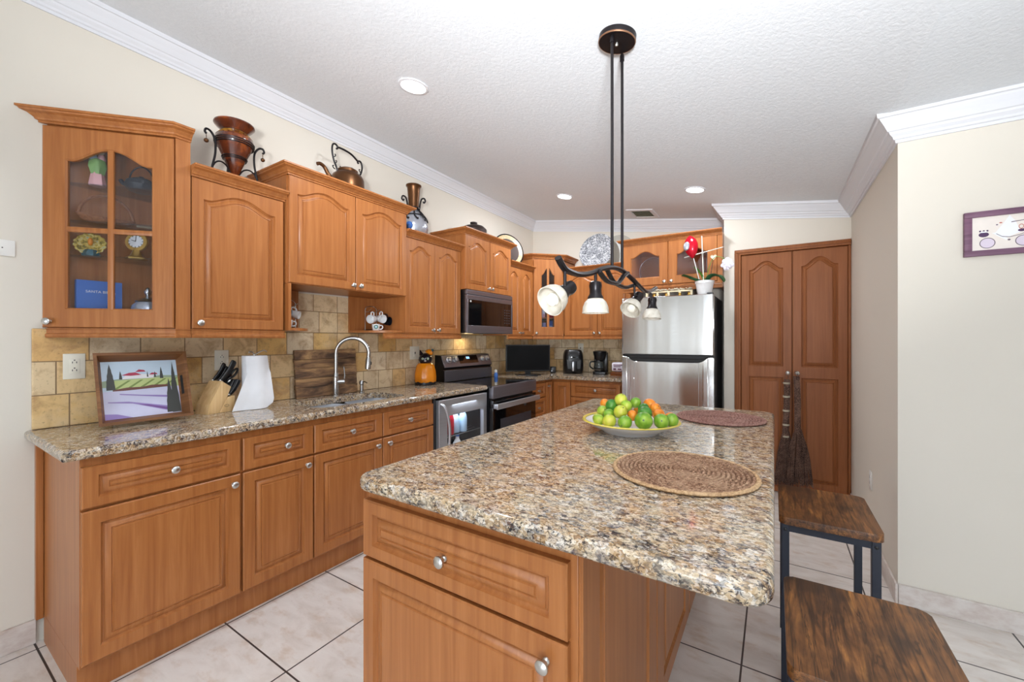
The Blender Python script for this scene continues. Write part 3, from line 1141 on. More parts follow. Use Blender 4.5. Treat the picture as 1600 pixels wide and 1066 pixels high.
# diagonal display cabinet at the end of the run
A, B, D = Vector((XL + 0.002, 0.40)), Vector((XU, 0.767)), Vector((XU, 0.832))
FG = Frame((A.x, A.y, 0), (B - A))
wd = (B - A).length
t = thing('display_cabinet', 'slanted glass-door display cabinet at the end of the upper run', 'cabinet', (-2.6, 0.66, Z0))
m = MB()
foot = [(XL + 0.002, 0.418), (XU - 0.022, 0.787), (XU - 0.022, 0.83), (XL + 0.002, 0.83)]
for z in (Z0, HIGH - 0.07):
    m.prism([(x, y, z) for x, y in foot], (0, 0, 0.018 if z == Z0 else 0.04))
m.box(XL + 0.002, XU - 0.022, 0.813, 0.8305, Z0, HIGH - 0.03)           # side against the next cabinet
m.box(XL + 0.002, XL + 0.008, 0.43, 0.813, Z0, HIGH - 0.03)             # back
m.prism([(XU - 0.03, 0.782, Z0), (XU - 0.002, 0.772, Z0), (XU - 0.002, 0.8305, Z0), (XU - 0.03, 0.8305, Z0)], (0, 0, HIGH - 0.053 - Z0))   # stile
m.build('carcass', 'wood', t)
for i, z in enumerate((1.702, 1.86, 2.03)):
    m = MB()
    m.prism([(XL + 0.009, 0.442, z), (XU - 0.036, 0.79, z), (XU - 0.036, 0.811, z), (XL + 0.009, 0.811, z)], (0, 0, 0.006))
    m.build('glass_shelf', 'shelfglass', t)
m = MB()
glass_geo(m, FG, 0.002, wd - 0.004, Z0 + 0.003, 2.272, 0.06, 0.082, mull=[(wd / 2, 0.012)], hmull=[(1.818, 0.012)])
o = m.build('door', 'wood', t)
m = MB()
m.fbox(FG, 0.07, wd - 0.07, Z0 + 0.07, 2.215, -0.013, -0.010)
m.build('glass_pane', 'pane', o)
knob(FG, 0.03, 1.404, o)
m = MB()
nd = FG.N * 0.0
sweep(m, [(XL + 0.004, 0.40), (XU, 0.767), (XU, 0.832)], HIGH - 0.053, CROWN, XL + 0.0015)
m.build('crown_molding', 'wood', t, angle=25)
m = MB()
sweep(m, [(XL + 0.012, 0.415), (XU - 0.002, 0.772), (XU - 0.002, 0.831)], Z0, RAIL)
m.build('light_rail', 'wood', t, angle=25)

f = Frame((XU, 0.833, 0), (0, 1))
wall_cab('single arched-door wall cabinet with the urn on top', f, 0.452, XU - XL, Z0, 2.118, [(0.004, 0.445, 0.033, 1.406)], LOW,
         crown_path=[(XU, 0.833), (XU, 1.284)], rail_path=[(XU - 0.004, 0.833), (XU - 0.004, 1.284)])
XS = -2.35
f = Frame((XS, 1.287, 0), (0, 1))
ts = wall_cab('raised double-door wall cabinet over the sink, copper kettle on top', f, 0.905, XS - XL, 1.652, 2.277,
              [(0.006, 0.45, 0.425, 1.684), (0.455, 0.9, 0.482, 1.684)], HIGH, rail=False,
              crown_path=[(XL + 0.002, 1.287), (XS, 1.287), (XS, 2.192), (XL + 0.002, 2.192)])
f = Frame((XU, 2.195, 0), (0, 1))
wall_cab('tall narrow double-door wall cabinet left of the microwave', f, 0.668, XU - XL, Z0, 2.118,
         [(0.004, 0.332, 0.302, 1.404), (0.336, 0.664, 0.366, 1.404)], LOW,
         crown_path=[(XU, 2.195), (XU, 2.863)], rail_path=[(XU - 0.004, 2.0), (XU - 0.004, 2.863)])
XM = -2.335
f = Frame((XM, 2.866, 0), (0, 1))
wall_cab('short double-door wall cabinet above the microwave', f, 0.764, XM - XL, 1.783, 2.277,
         [(0.005, 0.379, 0.352, 1.818), (0.385, 0.759, 0.412, 1.818)], HIGH, rail=False,
         crown_path=[(XL + 0.002, 2.866), (XM, 2.866), (XM, 3.63), (XL + 0.002, 3.63)])
f = Frame((XU, 3.633, 0), (0, 1))
wall_cab('narrow double-door wall cabinet right of the microwave, behind it the corner', f, 0.525, XU - XL, Z0, 2.118,
         [(0.004, 0.26, 0.235, 1.404), (0.264, 0.521, 0.289, 1.404)], LOW,
         crown_path=[(XU, 3.633), (XU, 4.158)], rail_path=[(XU - 0.004, 3.633), (XU - 0.004, 4.158)])
# diagonal corner cabinet with two narrow panes
YU = 4.43
A, B = Vector((XU, 4.162)), Vector((-2.112, YU))
FC = Frame((A.x, A.y, 0), (B - A))
wc = (B - A).length
t = thing('corner_cabinet', 'diagonal corner wall cabinet with a two-pane glass door', 'cabinet', (-2.5, 4.55, Z0))
m = MB()
foot = [(XL + 0.002, 4.162), (XU - 0.003, 4.166), (XU + 0.02, 4.195), (-2.14, YU - 0.013), (-2.114, YU + 0.003), (-2.114, YB - 0.002), (XL + 0.002, YB - 0.002)]
m.prism([(x, y, Z0) for x, y in foot], (0, 0, 0.018))
m.prism([(x, y, HIGH - 0.07) for x, y in foot], (0, 0, 0.045))
m.box(XL + 0.002, XU - 0.003, 4.162, 4.178, Z0, HIGH - 0.06)
m.box(-2.13, -2.114, YU + 0.003, YB - 0.002, Z0, HIGH - 0.06)
m.box(XL + 0.002, XL + 0.01, 4.17, YB - 0.002, Z0, HIGH - 0.06)
m.box(XL + 0.002, -2.115, YB - 0.01, YB - 0.002, Z0, HIGH - 0.06)
m.prism([(x, y, 1.578) for x, y in ((XL + 0.011, 4.18), (-2.395, 4.18), (-2.148, 4.43), (-2.135, 4.75), (XL + 0.011, 4.75))], (0, 0, 0.014))
m.build('carcass', 'wood', t)
m = MB()
glass_geo(m, FC, 0.012, wc - 0.012, Z0 + 0.003, 2.272, 0.085, 0.095, mull=[(wc / 2, 0.014)])
o = m.build('door', 'wood', t)
m = MB()
m.fbox(FC, 0.085, wc - 0.085, Z0 + 0.08, 2.2, -0.013, -0.010)
m.build('glass_pane', 'smokepane', o)
knob(FC, 0.045, 1.404, o)
m = MB()
sweep(m, [(XL + 0.004, 4.162), (XU, 4.162), (-2.112, YU), (-2.112, YB - 0.004)], HIGH - 0.053, CROWN)
m.build('crown_molding', 'wood', t, angle=25)
m = MB()
sweep(m, [(XU, 4.168), (-2.116, YU)], Z0, RAIL)
m.build('light_rail', 'wood', t, angle=25)
# back wall
f = Frame((-2.109, YU, 0), (1, 0))
wall_cab('double-door wall cabinet on the back wall under the patterned platter', f, 0.805, YB - YU - 0.002, Z0, 2.118,
         [(0.02, 0.415, 0.385, 1.404), (0.42, 0.80, 0.45, 1.404)], LOW,
         crown_path=[(-2.109, YU), (-1.304, YU)], rail_path=[(-2.109, YU + 0.004), (-1.304, YU + 0.004)])
# deep cabinet over the fridge
YFC = 4.13
f = Frame((-1.302, YFC, 0), (1, 0))
t = thing('wall_cabinet', 'deep glass-door wall cabinet above the fridge', 'cabinet', (-0.85, 4.45, 1.81))
m = MB()
wF = 0.907
m.fbox(f, 0, 0.018, 1.815, HIGH - 0.053, -0.638, -0.02)
m.fbox(f, wF - 0.04, wF, 1.815, HIGH - 0.053, -0.638, -0.004)
m.fbox(f, 0.018, wF - 0.04, 1.86, 1.88, -0.638, -0.02)
m.fbox(f, 0, wF, HIGH - 0.053, HIGH - 0.02, -0.638, -0.004)
m.fbox(f, 0.018, wF - 0.04, 1.88, HIGH - 0.053, -0.638, -0.625)
m.build('carcass', 'wood', t)
for a, b in ((0.004, 0.436), (0.441, wF - 0.043)):
    m = MB()
    glass_geo(m, f, a, b, 1.863, 2.277, 0.055, 0.075)
    o = m.build('door', 'wood', t)
    m = MB()
    m.fbox(f, a + 0.06, b - 0.06, 1.92, 2.225, -0.013, -0.010)
    m.build('glass_pane', 'smokepane', o)
    knob(f, b - 0.03 if a < 0.1 else a + 0.03, 1.888, o)
m = MB()
sweep(m, [(-1.302, YU + 0.06), (-1.302, YFC), (-1.302 + wF + 0.001, YFC)], HIGH - 0.053, CROWN)
m.build('crown_molding', 'wood', t, angle=25)
m = MB()
m.fbox(f, 0.0, wF, 1.80, 1.858, -0.03, -0.006, 0.003)
m.fbox(f, 0.0, wF, 1.83, 1.845, -0.006, 0.004, 0.003)
m.build('valance', 'wood', t)
m = MB()
m.lathe([(0.03, 0), (0.032, -0.006), (0.02, -0.008), (0.001, -0.008)], (-1.08, 4.32, HIGH - 0.0535), seg=24)
m.build('cabinet_fill_puck', 'glow', t)  # glowing puck and its light added to brighten the dark cabinet inside
ld = bpy.data.lights.new('cabinet_fill_puck', 'AREA')
ld.shape = 'DISK'
ld.size = 0.05
ld.energy = 3.0
ld.color = (0.9, 0.96, 1.08)
lo = bpy.data.objects.new('cabinet_fill_light', ld)
lo.location = (-1.08 + 0.85, 4.32 - 4.45, HIGH - 0.066 - 1.81)
COL.objects.link(lo)
lo.parent = t
# round glass plate standing inside on the left
tp = thing('glass_plate', 'round clear glass plate behind the left pane above the fridge', 'plate', (-1.03, 4.24, 1.8805))
m = MB()
m.tube([(-1.03 + 0.135 * math.cos(a * PI / 24), 4.24, 2.017 + 0.135 * math.sin(a * PI / 24)) for a in range(49)], 0.0022, 8, caps=False)
m.build('rim', 'nickel', tp)
m = MB()
m.lathe([(0.001, 0), (0.134, 0), (0.134, 0.003), (0.001, 0.003)], (-1.03, 4.2415, 2.017), (0, -1, 0), 40)
m.build('disc', 'shelfglass', tp)
# open quarter-round corner shelves under the raised sink cabinet
for lab, ya, s in (('open quarter-round shelf left of the sink cabinet gap', 1.289, 1), ('open quarter-round shelf under the sink cabinet with the cup rack', 2.190, -1)):
    t = thing('corner_shelf', lab, 'shelf', (-2.55, ya + s * 0.15, Z0))
    m = MB()
    a0, a1 = sorted((ya, ya + s * 0.016))
    m.box(XL + 0.014, XS - 0.001, a0, a1, 1.378, 1.651)
    m.build('side_panel', 'wood', t)
    m = MB()
    b0, b1 = sorted((ya + s * 0.017, ya + s * 0.255))
    m.box(XL + 0.013, XL + 0.026, b0, b1, 1.378, 1.651)
    m.build('back_panel', 'wood', t)
    m = MB()
    R1, R2 = 0.31, 0.24
    pts = [(XL + 0.027, ya + s * 0.017, 1.378)]
    for i in range(13):
        a = PI / 2 * i / 12
        pts.append((XL + 0.027 + R1 * math.cos(a), ya + s * (0.017 + R2 * math.sin(a)), 1.378))
    m.prism(pts if s > 0 else pts[::-1], (0, 0, 0.016), 0.003)
    m.build('shelf', 'wood', t)

# ------------------------------------------------------------------ pantry
t = thing('pantry_cabinet', 'tall two-door pantry cupboard with brooms hanging from its knobs', 'cabinet', (0.1, 4.4, 0))
FP = Frame((-0.306, YP - 0.004, 0), (1, 0))
wp = XR - 0.002 + 0.306
m = MB()
m.fbox(FP, 0, 0.05, 0.0, 2.138, -0.05, 0.012, 0.004)
m.fbox(FP, 0.012, 0.03, 0.0, 2.105, 0.012, 0.02, 0.004)
m.fbox(FP, 0.0, wp, 2.09, 2.138, -0.05, 0.014, 0.004)
m.fbox(FP, 0.012, wp, 2.108, 2.125, 0.014, 0.022, 0.004)
m.fbox(FP, wp - 0.018, wp, 0, 2.09, -0.05, 0.002, 0.003)
m.fbox(FP, 0.05, wp - 0.018, 0.005, 0.055, -0.05, -0.004, 0.003)
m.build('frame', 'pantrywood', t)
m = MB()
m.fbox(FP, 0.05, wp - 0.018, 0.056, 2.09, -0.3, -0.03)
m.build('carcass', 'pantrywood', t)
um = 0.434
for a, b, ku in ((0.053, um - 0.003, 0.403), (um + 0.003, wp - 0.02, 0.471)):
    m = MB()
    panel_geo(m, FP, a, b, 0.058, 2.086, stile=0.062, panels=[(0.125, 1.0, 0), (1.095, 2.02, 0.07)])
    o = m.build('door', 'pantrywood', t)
    knob(FP, ku, 1.041, o, 0.017)

# ------------------------------------------------------------------ island
t = thing('kitchen_island', 'wood kitchen island base with panelled side and drawer front', 'island', (-0.68, 1.7, 0))
FI = Frame((-1.017, 0.775, 0), (1, 0))
m = MB()
m.box(-1.014, -0.345, 0.795, 2.60, 0.115, 0.889, 0.002)
m.build('carcass', 'wood', t)
m = MB()
m.box(-1.0, -0.35, 0.81, 2.59, 0, 0.115)
m.build('kickboard', 'wood', t)
m = MB()
panel_geo(m, FI, 0.0, 0.655, 0.692, 0.855, panels=[(0.692 + 0.036, 0.855 - 0.036, 0)], stile=0.042)
o = m.build('drawer', 'wood', t)
knob(FI, 0.318, 0.771, o)
m = MB()
panel_geo(m, FI, 0.0, 0.655, 0.13, 0.683, stile=0.046)
o = m.build('door', 'wood', t)
knob(FI, 0.607, 0.636, o)
FS = Frame((-0.337, 0.797, 0), (0, 1))
for a, b in ((0.002, 0.645), (0.65, 1.275), (1.28, 1.80)):
    m = MB()
    panel_geo(m, FS, a, b, 0.03, 0.886, stile=0.1, t=0.016, panels=[(0.1, 0.84, 0)])
    m.build('side_panel', 'wood', t)
m = MB()
rings = []
rr_ = 0.015
for k in range(6):
    a_ = PI / 2 * k / 5
    i_ = rr_ * (1 - math.sin(a_))
    rings.append((i_, 0.889 + rr_ * (1 - math.cos(a_))))
rings += [(i_, 0.889 + 0.931 - z_) for i_, z_ in rings[::-1]]
m.loft([[(x, y, z_) for x, y in rrect(-1.03 + i_, 0.0 - i_, 0.748 + i_, 2.64 - i_, 0.055 - i_, 6)] for i_, z_ in rings])
tag(m.build('island_countertop', 'granite', angle=50), 'thick speckled granite slab on the kitchen island', 'countertop')

# ------------------------------------------------------------------ appliances
# microwave over the range
t = thing('microwave', 'black stainless over-the-range microwave', 'microwave', (-2.52, 3.25, 1.385))
FM = Frame((-2.315, 2.872, 0), (0, 1))
wm = 0.755
m = MB()
m.fbox(FM, 0.002, wm - 0.002, 1.392, 1.779, FM.O.x * 0 - 0.39, -0.03, 0.004)
m.build('body', 'black', t)
m = MB()
m.fbox(FM, 0, wm, 1.385, 1.458, -0.03, 0, 0.004)
m.fbox(FM, 0, wm, 1.69, 1.735, -0.03, 0, 0.004)
m.fbox(FM, 0, wm, 1.738, 1.779, -0.03, -0.002, 0.004)
m.fbox(FM, 0, 0.02, 1.457, 1.691, -0.03, 0, 0.002)
m.fbox(FM, wm - 0.02, wm, 1.457, 1.691, -0.03, 0, 0.002)
m.build('door_frame', 'darksteel', t)
m = MB()
m.fbox(FM, 0.02, wm - 0.02, 1.457, 1.691, -0.028, -0.004)
o = m.build('door_window', 'blackgloss', t)
m = MB()
for r in range(6):
    for c in range(3):
        m.fbox(FM, 0.60 + c * 0.04, 0.622 + c * 0.04, 1.49 + r * 0.026, 1.50 + r * 0.026, -0.004, -0.003)
m.build('keypad', 'graphite', o)
m = MB()
m.lathe([(0.009, 0), (0.009, 0.004), (0.001, 0.005)], FM.P(0.052, 1.676, -0.004), FM.N, 16)
m.build('button', 'white', t)
m = MB()
m.fbox(FM, 0.05, wm - 0.05, 1.386, 1.391, -0.36, -0.06)
m.build('vent_grille', 'graphite', t)
ld = bpy.data.lights.new('cooktop_lamp', 'AREA')
ld.size = 0.12
ld.energy = 1.6
ld.color = (1.0, 0.72, 0.36)
lo = bpy.data.objects.new('cooktop_lamp', ld)
lo.location = (-2.60 + 2.52, 3.25 - 3.25, 1.383 - 1.385)
lo.rotation_euler = (0, math.radians(-18), 0)
COL.objects.link(lo)
lo.parent = t

# range
t = thing('kitchen_range', 'stainless electric range with black glass top and control panel at the back', 'range', (-2.4, 3.25, 0))
XRG = -2.03
y0, y1 = 2.869, 3.628
m = MB()
m.box(XL + 0.07, XRG - 0.045, y0, y1, 0.03, 0.905)
m.build('body', 'black', t)
m = MB()
m.box(XL + 0.13, XRG - 0.012, y0, y1, 0.905, 0.926, 0.004)
m.build('cooktop', 'blackgloss', t)
FR = Frame((XRG, y0, 0), (0, 1))
m = MB()
m.fbox(FR, 0, y1 - y0, 0.815, 0.924, -0.05, 0, 0.008)
m.build('front_panel', 'darksteel', t)
m = MB()
m.fbox(FR, 0.006, y1 - y0 - 0.006, 0.735, 0.797, -0.045, -0.004, 0.003)
m.fbox(FR, 0.006, y1 - y0 - 0.006, 0.21, 0.735, -0.045, -0.006, 0.003)
o = m.build('oven_door', 'blackgloss', t)
m = MB()
m.fbox(FR, 0.12, y1 - y0 - 0.1, 0.36, 0.625, -0.0065, -0.0045, 0.0)
m.build('oven_window', 'graphite', o)
m = MB()
m.fbox(FR, 0.004, y1 - y0 - 0.004, 0.725, 0.775, 0.028, 0.046, 0.007)
m.fbox(FR, 0.01, 0.05, 0.73, 0.77, -0.004, 0.03, 0.004)
m.fbox(FR, y1 - y0 - 0.05, y1 - y0 - 0.01, 0.73, 0.77, -0.004, 0.03, 0.004)
m.build('handle', 'steel', o)
m = MB()
m.fbox(FR, 0.006, y1 - y0 - 0.006, 0.05, 0.2, -0.045, -0.006, 0.005)
m.build('storage_drawer', 'darksteel', t)
# back console
yw = y1 - y0
m = MB()
m.prism([(XL + 0.015, y0, 0.93), (XL + 0.13, y0, 0.93), (XL + 0.13, y0, 1.02), (XL + 0.118, y0, 1.045), (XL + 0.135, y0, 1.065), (XL + 0.085, y0, 1.175), (XL + 0.015, y0, 1.18)], (0, yw, 0))
m.build('backguard', 'black', t)
m = MB()
m.box(XL + 0.13, XL + 0.138, y0 + 0.004, y1 - 0.004, 0.93, 1.035, 0.003)
m.build('lower_trim', 'darksteel', t)
pa = Vector((XL + 0.137, 0, 1.062))
pb = Vector((XL + 0.087, 0, 1.174))
nrm = Vector(((pb - pa).z, 0, -(pb - pa).x)).normalized()


def pp(y, s, d=0.0):
    q = pa.lerp(pb, s) + nrm * d
    return Vector((q.x, y, q.z))


def pbox(mb, ya, yb_, s0, s1, d0, d1, bev=0.0):
    mb.hexa([pp(ya, s0, d0), pp(ya, s0, d1), pp(yb_, s0, d1), pp(yb_, s0, d0), pp(ya, s1, d0), pp(ya, s1, d1), pp(yb_, s1, d1), pp(yb_, s1, d0)], bev)


m = MB()
pbox(m, y0 + 0.002, y1 - 0.002, 0.0, 1.0, -0.008, 0.006, 0.004)
cp = m.build('control_panel', 'darksteel', t)
m = MB()
pbox(m, y0 + 0.235, y0 + 0.53, 0.25, 0.93, 0.004, 0.0085)
m.build('display', 'blackgloss', cp)
m = MB()
pbox(m, y0 + 0.35, y0 + 0.40, 0.62, 0.8, 0.0085, 0.0092)
m.build('clock_digits', 'display', cp)
for yk in (0.085, 0.175, 0.62, 0.695):
    m = MB()
    c = pp(y0 + yk, 0.6, 0.006)
    m.lathe([(0.032, 0), (0.032, 0.004), (0.024, 0.006), (0.023, 0.026), (0.019, 0.029), (0.001, 0.029)], c, nrm, 24)
    m.build('knob', 'steel', cp)
for (bx, by, br_) in ((-2.22, 3.06, 0.1), (-2.22, 3.44, 0.085), (-2.46, 3.06, 0.075), (-2.46, 3.44, 0.095)):
    m = MB()
    rg = [[(bx + (br_ + dr) * math.cos(a * PI / 24), by + (br_ + dr) * math.sin(a * PI / 24), 0.9264) for a in range(48)] for dr in (0, 0.003)]
    m.loft(rg, False, False)
    m.build('burner_ring', 'graphite', t)
# salt shaker on the range, near the corner
t = thing('salt_shaker', 'small blue and white shaker on the back of the range', 'shaker', (-2.43, 3.60, 0.9262))
m = MB()
m.lathe([(0.018, 0.9263), (0.02, 0.933), (0.019, 0.962), (0.013, 0.978)], (-2.50, 3.585, 0))
m.build('body', 'bluebook', t)
m = MB()
m.lathe([(0.0135, 0.978), (0.016, 0.982), (0.015, 1.006), (0.001, 1.012)], (-2.50, 3.585, 0))
m.build('cap', 'whitec', t)

# beverage cooler
t = thing('beverage_cooler', 'stainless glass-door beverage cooler beside the range', 'cooler', (-2.4, 2.55, 0))
FB = Frame((-2.085, 2.253, 0), (0, 1))
wb = 0.605
m = MB()
m.fbox(FB, -0.026, -0.001, 0.02, 0.885, -0.62, -0.03)
m.fbox(FB, 0.005, 0.02, 0.03, 0.87, -0.6, -0.03)
m.fbox(FB, wb - 0.02, wb - 0.002, 0.03, 0.87, -0.6, -0.03)
m.fbox(FB, 0.02, wb - 0.02, 0.03, 0.1, -0.6, -0.03)
m.fbox(FB, 0.02, wb - 0.02, 0.83, 0.87, -0.6, -0.03)
m.fbox(FB, 0.02, wb - 0.02, 0.1, 0.83, -0.6, -0.585)
m.build('housing', 'black', t)
for z in (0.33, 0.56):
    m = MB()
    for k in range(9):
        d = -0.06 - k * 0.055
        m.fbox(FB, 0.021, wb - 0.021, z, z + 0.005, d - 0.005, d)
    m.build('wire_rack', 'nickel', t)
m = MB()
loop = rrect(0.095, wb - 0.052, 0.2, 0.745, 0.02, 4)
n4 = len(loop)
q = n4 // 4
cor = [(wb - 0.003, 0.09), (wb - 0.003, 0.872), (0.004, 0.872), (0.004, 0.09)]
om = []
for i, (a, b) in enumerate(loop):
    om.append(cor[i // q])
m.loft([[FB.P(a, b, -0.03) for a, b in om], [FB.P(a, b, -0.003) for a, b in om], [FB.P(a, b, 0) for a, b in [(x * 0.99 + wb * 0.005, y * 0.99 + 0.005) for x, y in om]],
        [FB.P(a, b, 0) for a, b in loop], [FB.P(a, b, -0.03) for a, b in inset(loop, 0.004)], [FB.P(a, b, -0.03) for a, b in om]], False, False)
bmesh.ops.remove_doubles(m.bm, verts=m.bm.verts[:], dist=1e-6)
o = m.build('door', 'steel', t, angle=30)
m = MB()
m.fbox(FB, 0.085, wb - 0.045, 0.19, 0.755, -0.022, -0.017)
m.build('glass_pane', 'pane', o)
m = MB()
hp = smoothpath([FB.P(0.02, 0.845, 0.0), FB.P(0.035, 0.825, 0.025), FB.P(0.055, 0.74, 0.045), FB.P(0.063, 0.62, 0.052), FB.P(0.055, 0.50, 0.045), FB.P(0.035, 0.40, 0.025), FB.P(0.02, 0.38, 0.0)], 5)
m.tube(hp, 0.0105, 10)
m.build('handle', 'steel', o)


ld = bpy.data.lights.new('cooler_lamp', 'AREA')
ld.size = 0.3
ld.energy = 5.0
ld.color = (0.85, 0.95, 1.1)
lo = bpy.data.objects.new('cooler_lamp', ld)
lo.location = FB.P(wb / 2, 0.826, -0.12) - Vector((-2.4, 2.55, 0))
COL.objects.link(lo)
lo.parent = t


def bottle(F, u, d, z, r, h, body, cap, label, group, capc=None):
    c = F.P(u, z, d)
    t = thing('drink_bottle', label, 'bottle', c, group=group)
    m = MB()
    m.lathe([(r * 0.9, 0), (r, 0.01), (r, h * 0.55), (r * 0.85, h * 0.68), (r * 0.38, h * 0.85), (r * 0.36, h * 0.94)], c, seg=18)
    m.build('body', body, t)
    m = MB()
    m.lathe([(r * 0.42, h * 0.94), (r * 0.42, h), (0.001, h)], c, seg=14)
    m.build('cap', cap, t)


bottle(FB, 0.40, -0.10, 0.5655, 0.034, 0.2, 'skyblue', 'bluebook', 'water bottle at the right behind the cooler glass', 'bottles in the cooler')
bottle(FB, 0.33, -0.12, 0.5655, 0.032, 0.19, 'skyblue', 'white', 'water bottle in the middle behind the cooler glass', 'bottles in the cooler')
bottle(FB, 0.25, -0.11, 0.5655, 0.033, 0.21, 'red', 'white', 'red bottle behind the cooler glass', 'bottles in the cooler')
bottle(FB, 0.34, -0.11, 0.3355, 0.04, 0.21, 'white', 'bluebook', 'white milk bottle on the middle rack of the cooler', 'bottles in the cooler')
t = thing('carton', 'pink and cream carton on the middle rack of the cooler', 'carton', FB.P(0.21, 0.3355, -0.12))
m = MB()
m.fbox(FB, 0.165, 0.255, 0.3355, 0.46, -0.16, -0.08, 0.004)
m.build('box', 'pink', t)
m = MB()
m.prism([FB.P(0.165, 0.46, -0.16), FB.P(0.165, 0.46, -0.08), FB.P(0.165, 0.49, -0.12)], FB.U * 0.09)
m.build('gable_top', 'cream', t)

# fridge
XF0, XF1, YFR = -1.256, -0.446, 3.95
t = thing('refrigerator', 'tall stainless two-door refrigerator with dark sides', 'refrigerator', (-0.85, 4.3, 0))
m = MB()
m.box(XF0 + 0.004, XF1 - 0.004, YFR + 0.075, 4.70, 0.03, 1.722, 0.006)
m.build('body', 'graphite', t)
FFR = Frame((XF0, YFR, 0), (1, 0))
wf = XF1 - XF0


def bulged_door(name, outline, mat):
    """door skin: outline of (u, w), front softly bowed across its width"""
    m = MB()

    def bow(u):
        s = (u / wf) * 2 - 1
        return -0.012 * abs(s) ** 3
    lowp = sorted(p for p in outline if p[1] < outline[0][1] + 0.001)
    upp = sorted(p for p in outline if p[1] >= outline[0][1] + 0.001)

    def at_(pl, u):
        for (a, b), (c, d) in zip(pl, pl[1:]):
            if a <= u <= c:
                return b + (d - b) * (u - a) / max(c - a, 1e-9)
        return pl[-1][1]
    us = sorted({round(p[0], 4) for p in outline} | {round(wf * k / 20, 4) for k in range(21)})
    lo = {u: at_(lowp, u) for u in us}
    hi = {u: at_(upp, u) for u in us}
    ch = 0.006
    front = [[FFR.P(a, lo[a] + ch, bow(a)), FFR.P(a, hi[a] - ch, bow(a))] for a in us]
    mid = [[FFR.P(a, lo[a], bow(a) - ch), FFR.P(a, hi[a], bow(a) - ch)] for a in us]
    back = [[FFR.P(a, lo[a], -0.066), FFR.P(a, hi[a], -0.066)] for a in us]
    rings = [[b[0], mm_[0], f_[0], f_[1], mm_[1], b[1]] for f_, mm_, b in zip(front, mid, back)]
    m.loft(rings, True, True)
    return m.build(name, mat, t, angle=50)


bulged_door('freezer_door', [(0, 1.186), (0.81, 1.186), (0.81, 1.727), (0.8, 1.73), (0.01, 1.73), (0, 1.727)], 'fridgesteel')
low = bulged_door('fridge_door', [(0, 0.06), (0.81, 0.06), (0.81, 1.168), (0.76, 1.165), (0.72, 1.135), (0.69, 1.122), (0.12, 1.122), (0.09, 1.135), (0.05, 1.165), (0, 1.168)], 'fridgesteel')
m = MB()
m.fbox(FFR, 0.002, wf - 0.002, 1.10, 1.185, -0.064, -0.03)
m.prism([FFR.P(a, b, -0.05) for a, b in ((0.02, 1.184), (0.79, 1.184), (0.72, 1.15), (0.09, 1.15))], FFR.N * 0.038, 0.004)
m.build('handle_recess', 'black', t)
m = MB()
m.fbox(FFR, 0.01, wf - 0.01, 0.005, 0.05, -0.4, -0.03)
m.build('base_grille', 'black', t)
m = MB()
m.fbox(FFR, wf - 0.055, wf - 0.008, 1.73, 1.742, -0.07, -0.02, 0.003)
m.build('hinge_cover', 'graphite', t)

# TV in the corner, turned to the room
tv = thing('television', 'small black flat-screen TV standing in the counter corner', 'television', (-2.335, 3.985, 0.9305), (0, 0, math.atan2(0.50, 0.52)))
Fz = Frame((-0.255, 0, 0), (1, 0))
m = MB()
m.fbox(Fz, 0, 0.51, 0.04, 0.34, -0.035, 0, 0.004)
o = m.build('case', 'black', tv)
m = MB()
m.fbox(Fz, 0.012, 0.498, 0.055, 0.33, 0, 0.001)
m.build('screen', 'screen', o)
m = MB()
m.fbox(Fz, 0.225, 0.285, 0.0, 0.05, -0.03, -0.012)
m.fbox(Fz, 0.12, 0.39, 0.0, 0.008, -0.10, 0.07, 0.003)
m.build('stand', 'black', tv)
t = thing('remote_control', 'black remote lying in front of the TV', 'remote', (-2.22, 3.86, 0.9305), (0, 0, 0.7))
m = MB()
m.box(-0.07, 0.07, -0.018, 0.018, 0, 0.016, 0.005)
m.build('case', 'black', t)
m = MB()
for k in range(5):
    m.box(-0.05 + k * 0.02, -0.04 + k * 0.02, -0.006, 0.006, 0.0155, 0.018)
m.build('buttons', 'graphite', t)
t = thing('cable_box', 'small black box between TV and air fryer', 'box', (-2.235, 4.40, 0.9305), (0, 0, 0.5))
m = MB()
m.box(-0.035, 0.035, -0.025, 0.025, 0, 0.075, 0.008)
m.build('case', 'black', t)
m = MB()
m.box(-0.02, -0.01, -0.026, -0.024, 0.02, 0.03)
m.build('indicator', 'steel', t)

# air fryer
t = thing('air_fryer', 'black air fryer with a silver-striped basket handle', 'air fryer', (-2.03, 4.52, 0.9305), (0, 0, math.radians(30)))
m = MB()
rings = []
for z, s in ((0, 0.9), (0.012, 0.97), (0.1, 1.0), (0.2, 0.97), (0.25, 0.9), (0.275, 0.78), (0.28, 0.6)):
    rings.append([(x * s, y * s, z) for x, y in rrect(-0.115, 0.115, -0.135, 0.135, 0.06, 5)])
m.loft(rings)
m.build('body', 'black', t)
m = MB()
m.prism([(-0.075, -0.139, 0.055), (0.075, -0.139, 0.055), (0.085, -0.132, 0.165), (-0.085, -0.132, 0.165)], (0, 0.03, 0), 0.004)
o = m.build('basket', 'black', t)
m = MB()
m.box(-0.028, 0.028, -0.185, -0.13, 0.03, 0.15, 0.01)
ha = m.build('handle', 'black', o)
m = MB()
m.box(-0.026, -0.006, -0.1875, -0.184, 0.035, 0.145, 0.002)
m.build('silver_strip', 'steel', o)
m = MB()
m.hexa([(-0.06, -0.1335, 0.185), (0.06, -0.1335, 0.185), (0.06, -0.12, 0.185), (-0.06, -0.12, 0.185), (-0.055, -0.122, 0.245), (0.055, -0.122, 0.245), (0.055, -0.11, 0.245), (-0.055, -0.11, 0.245)], 0.002)
m.build('touch_panel', 'blackgloss', t)

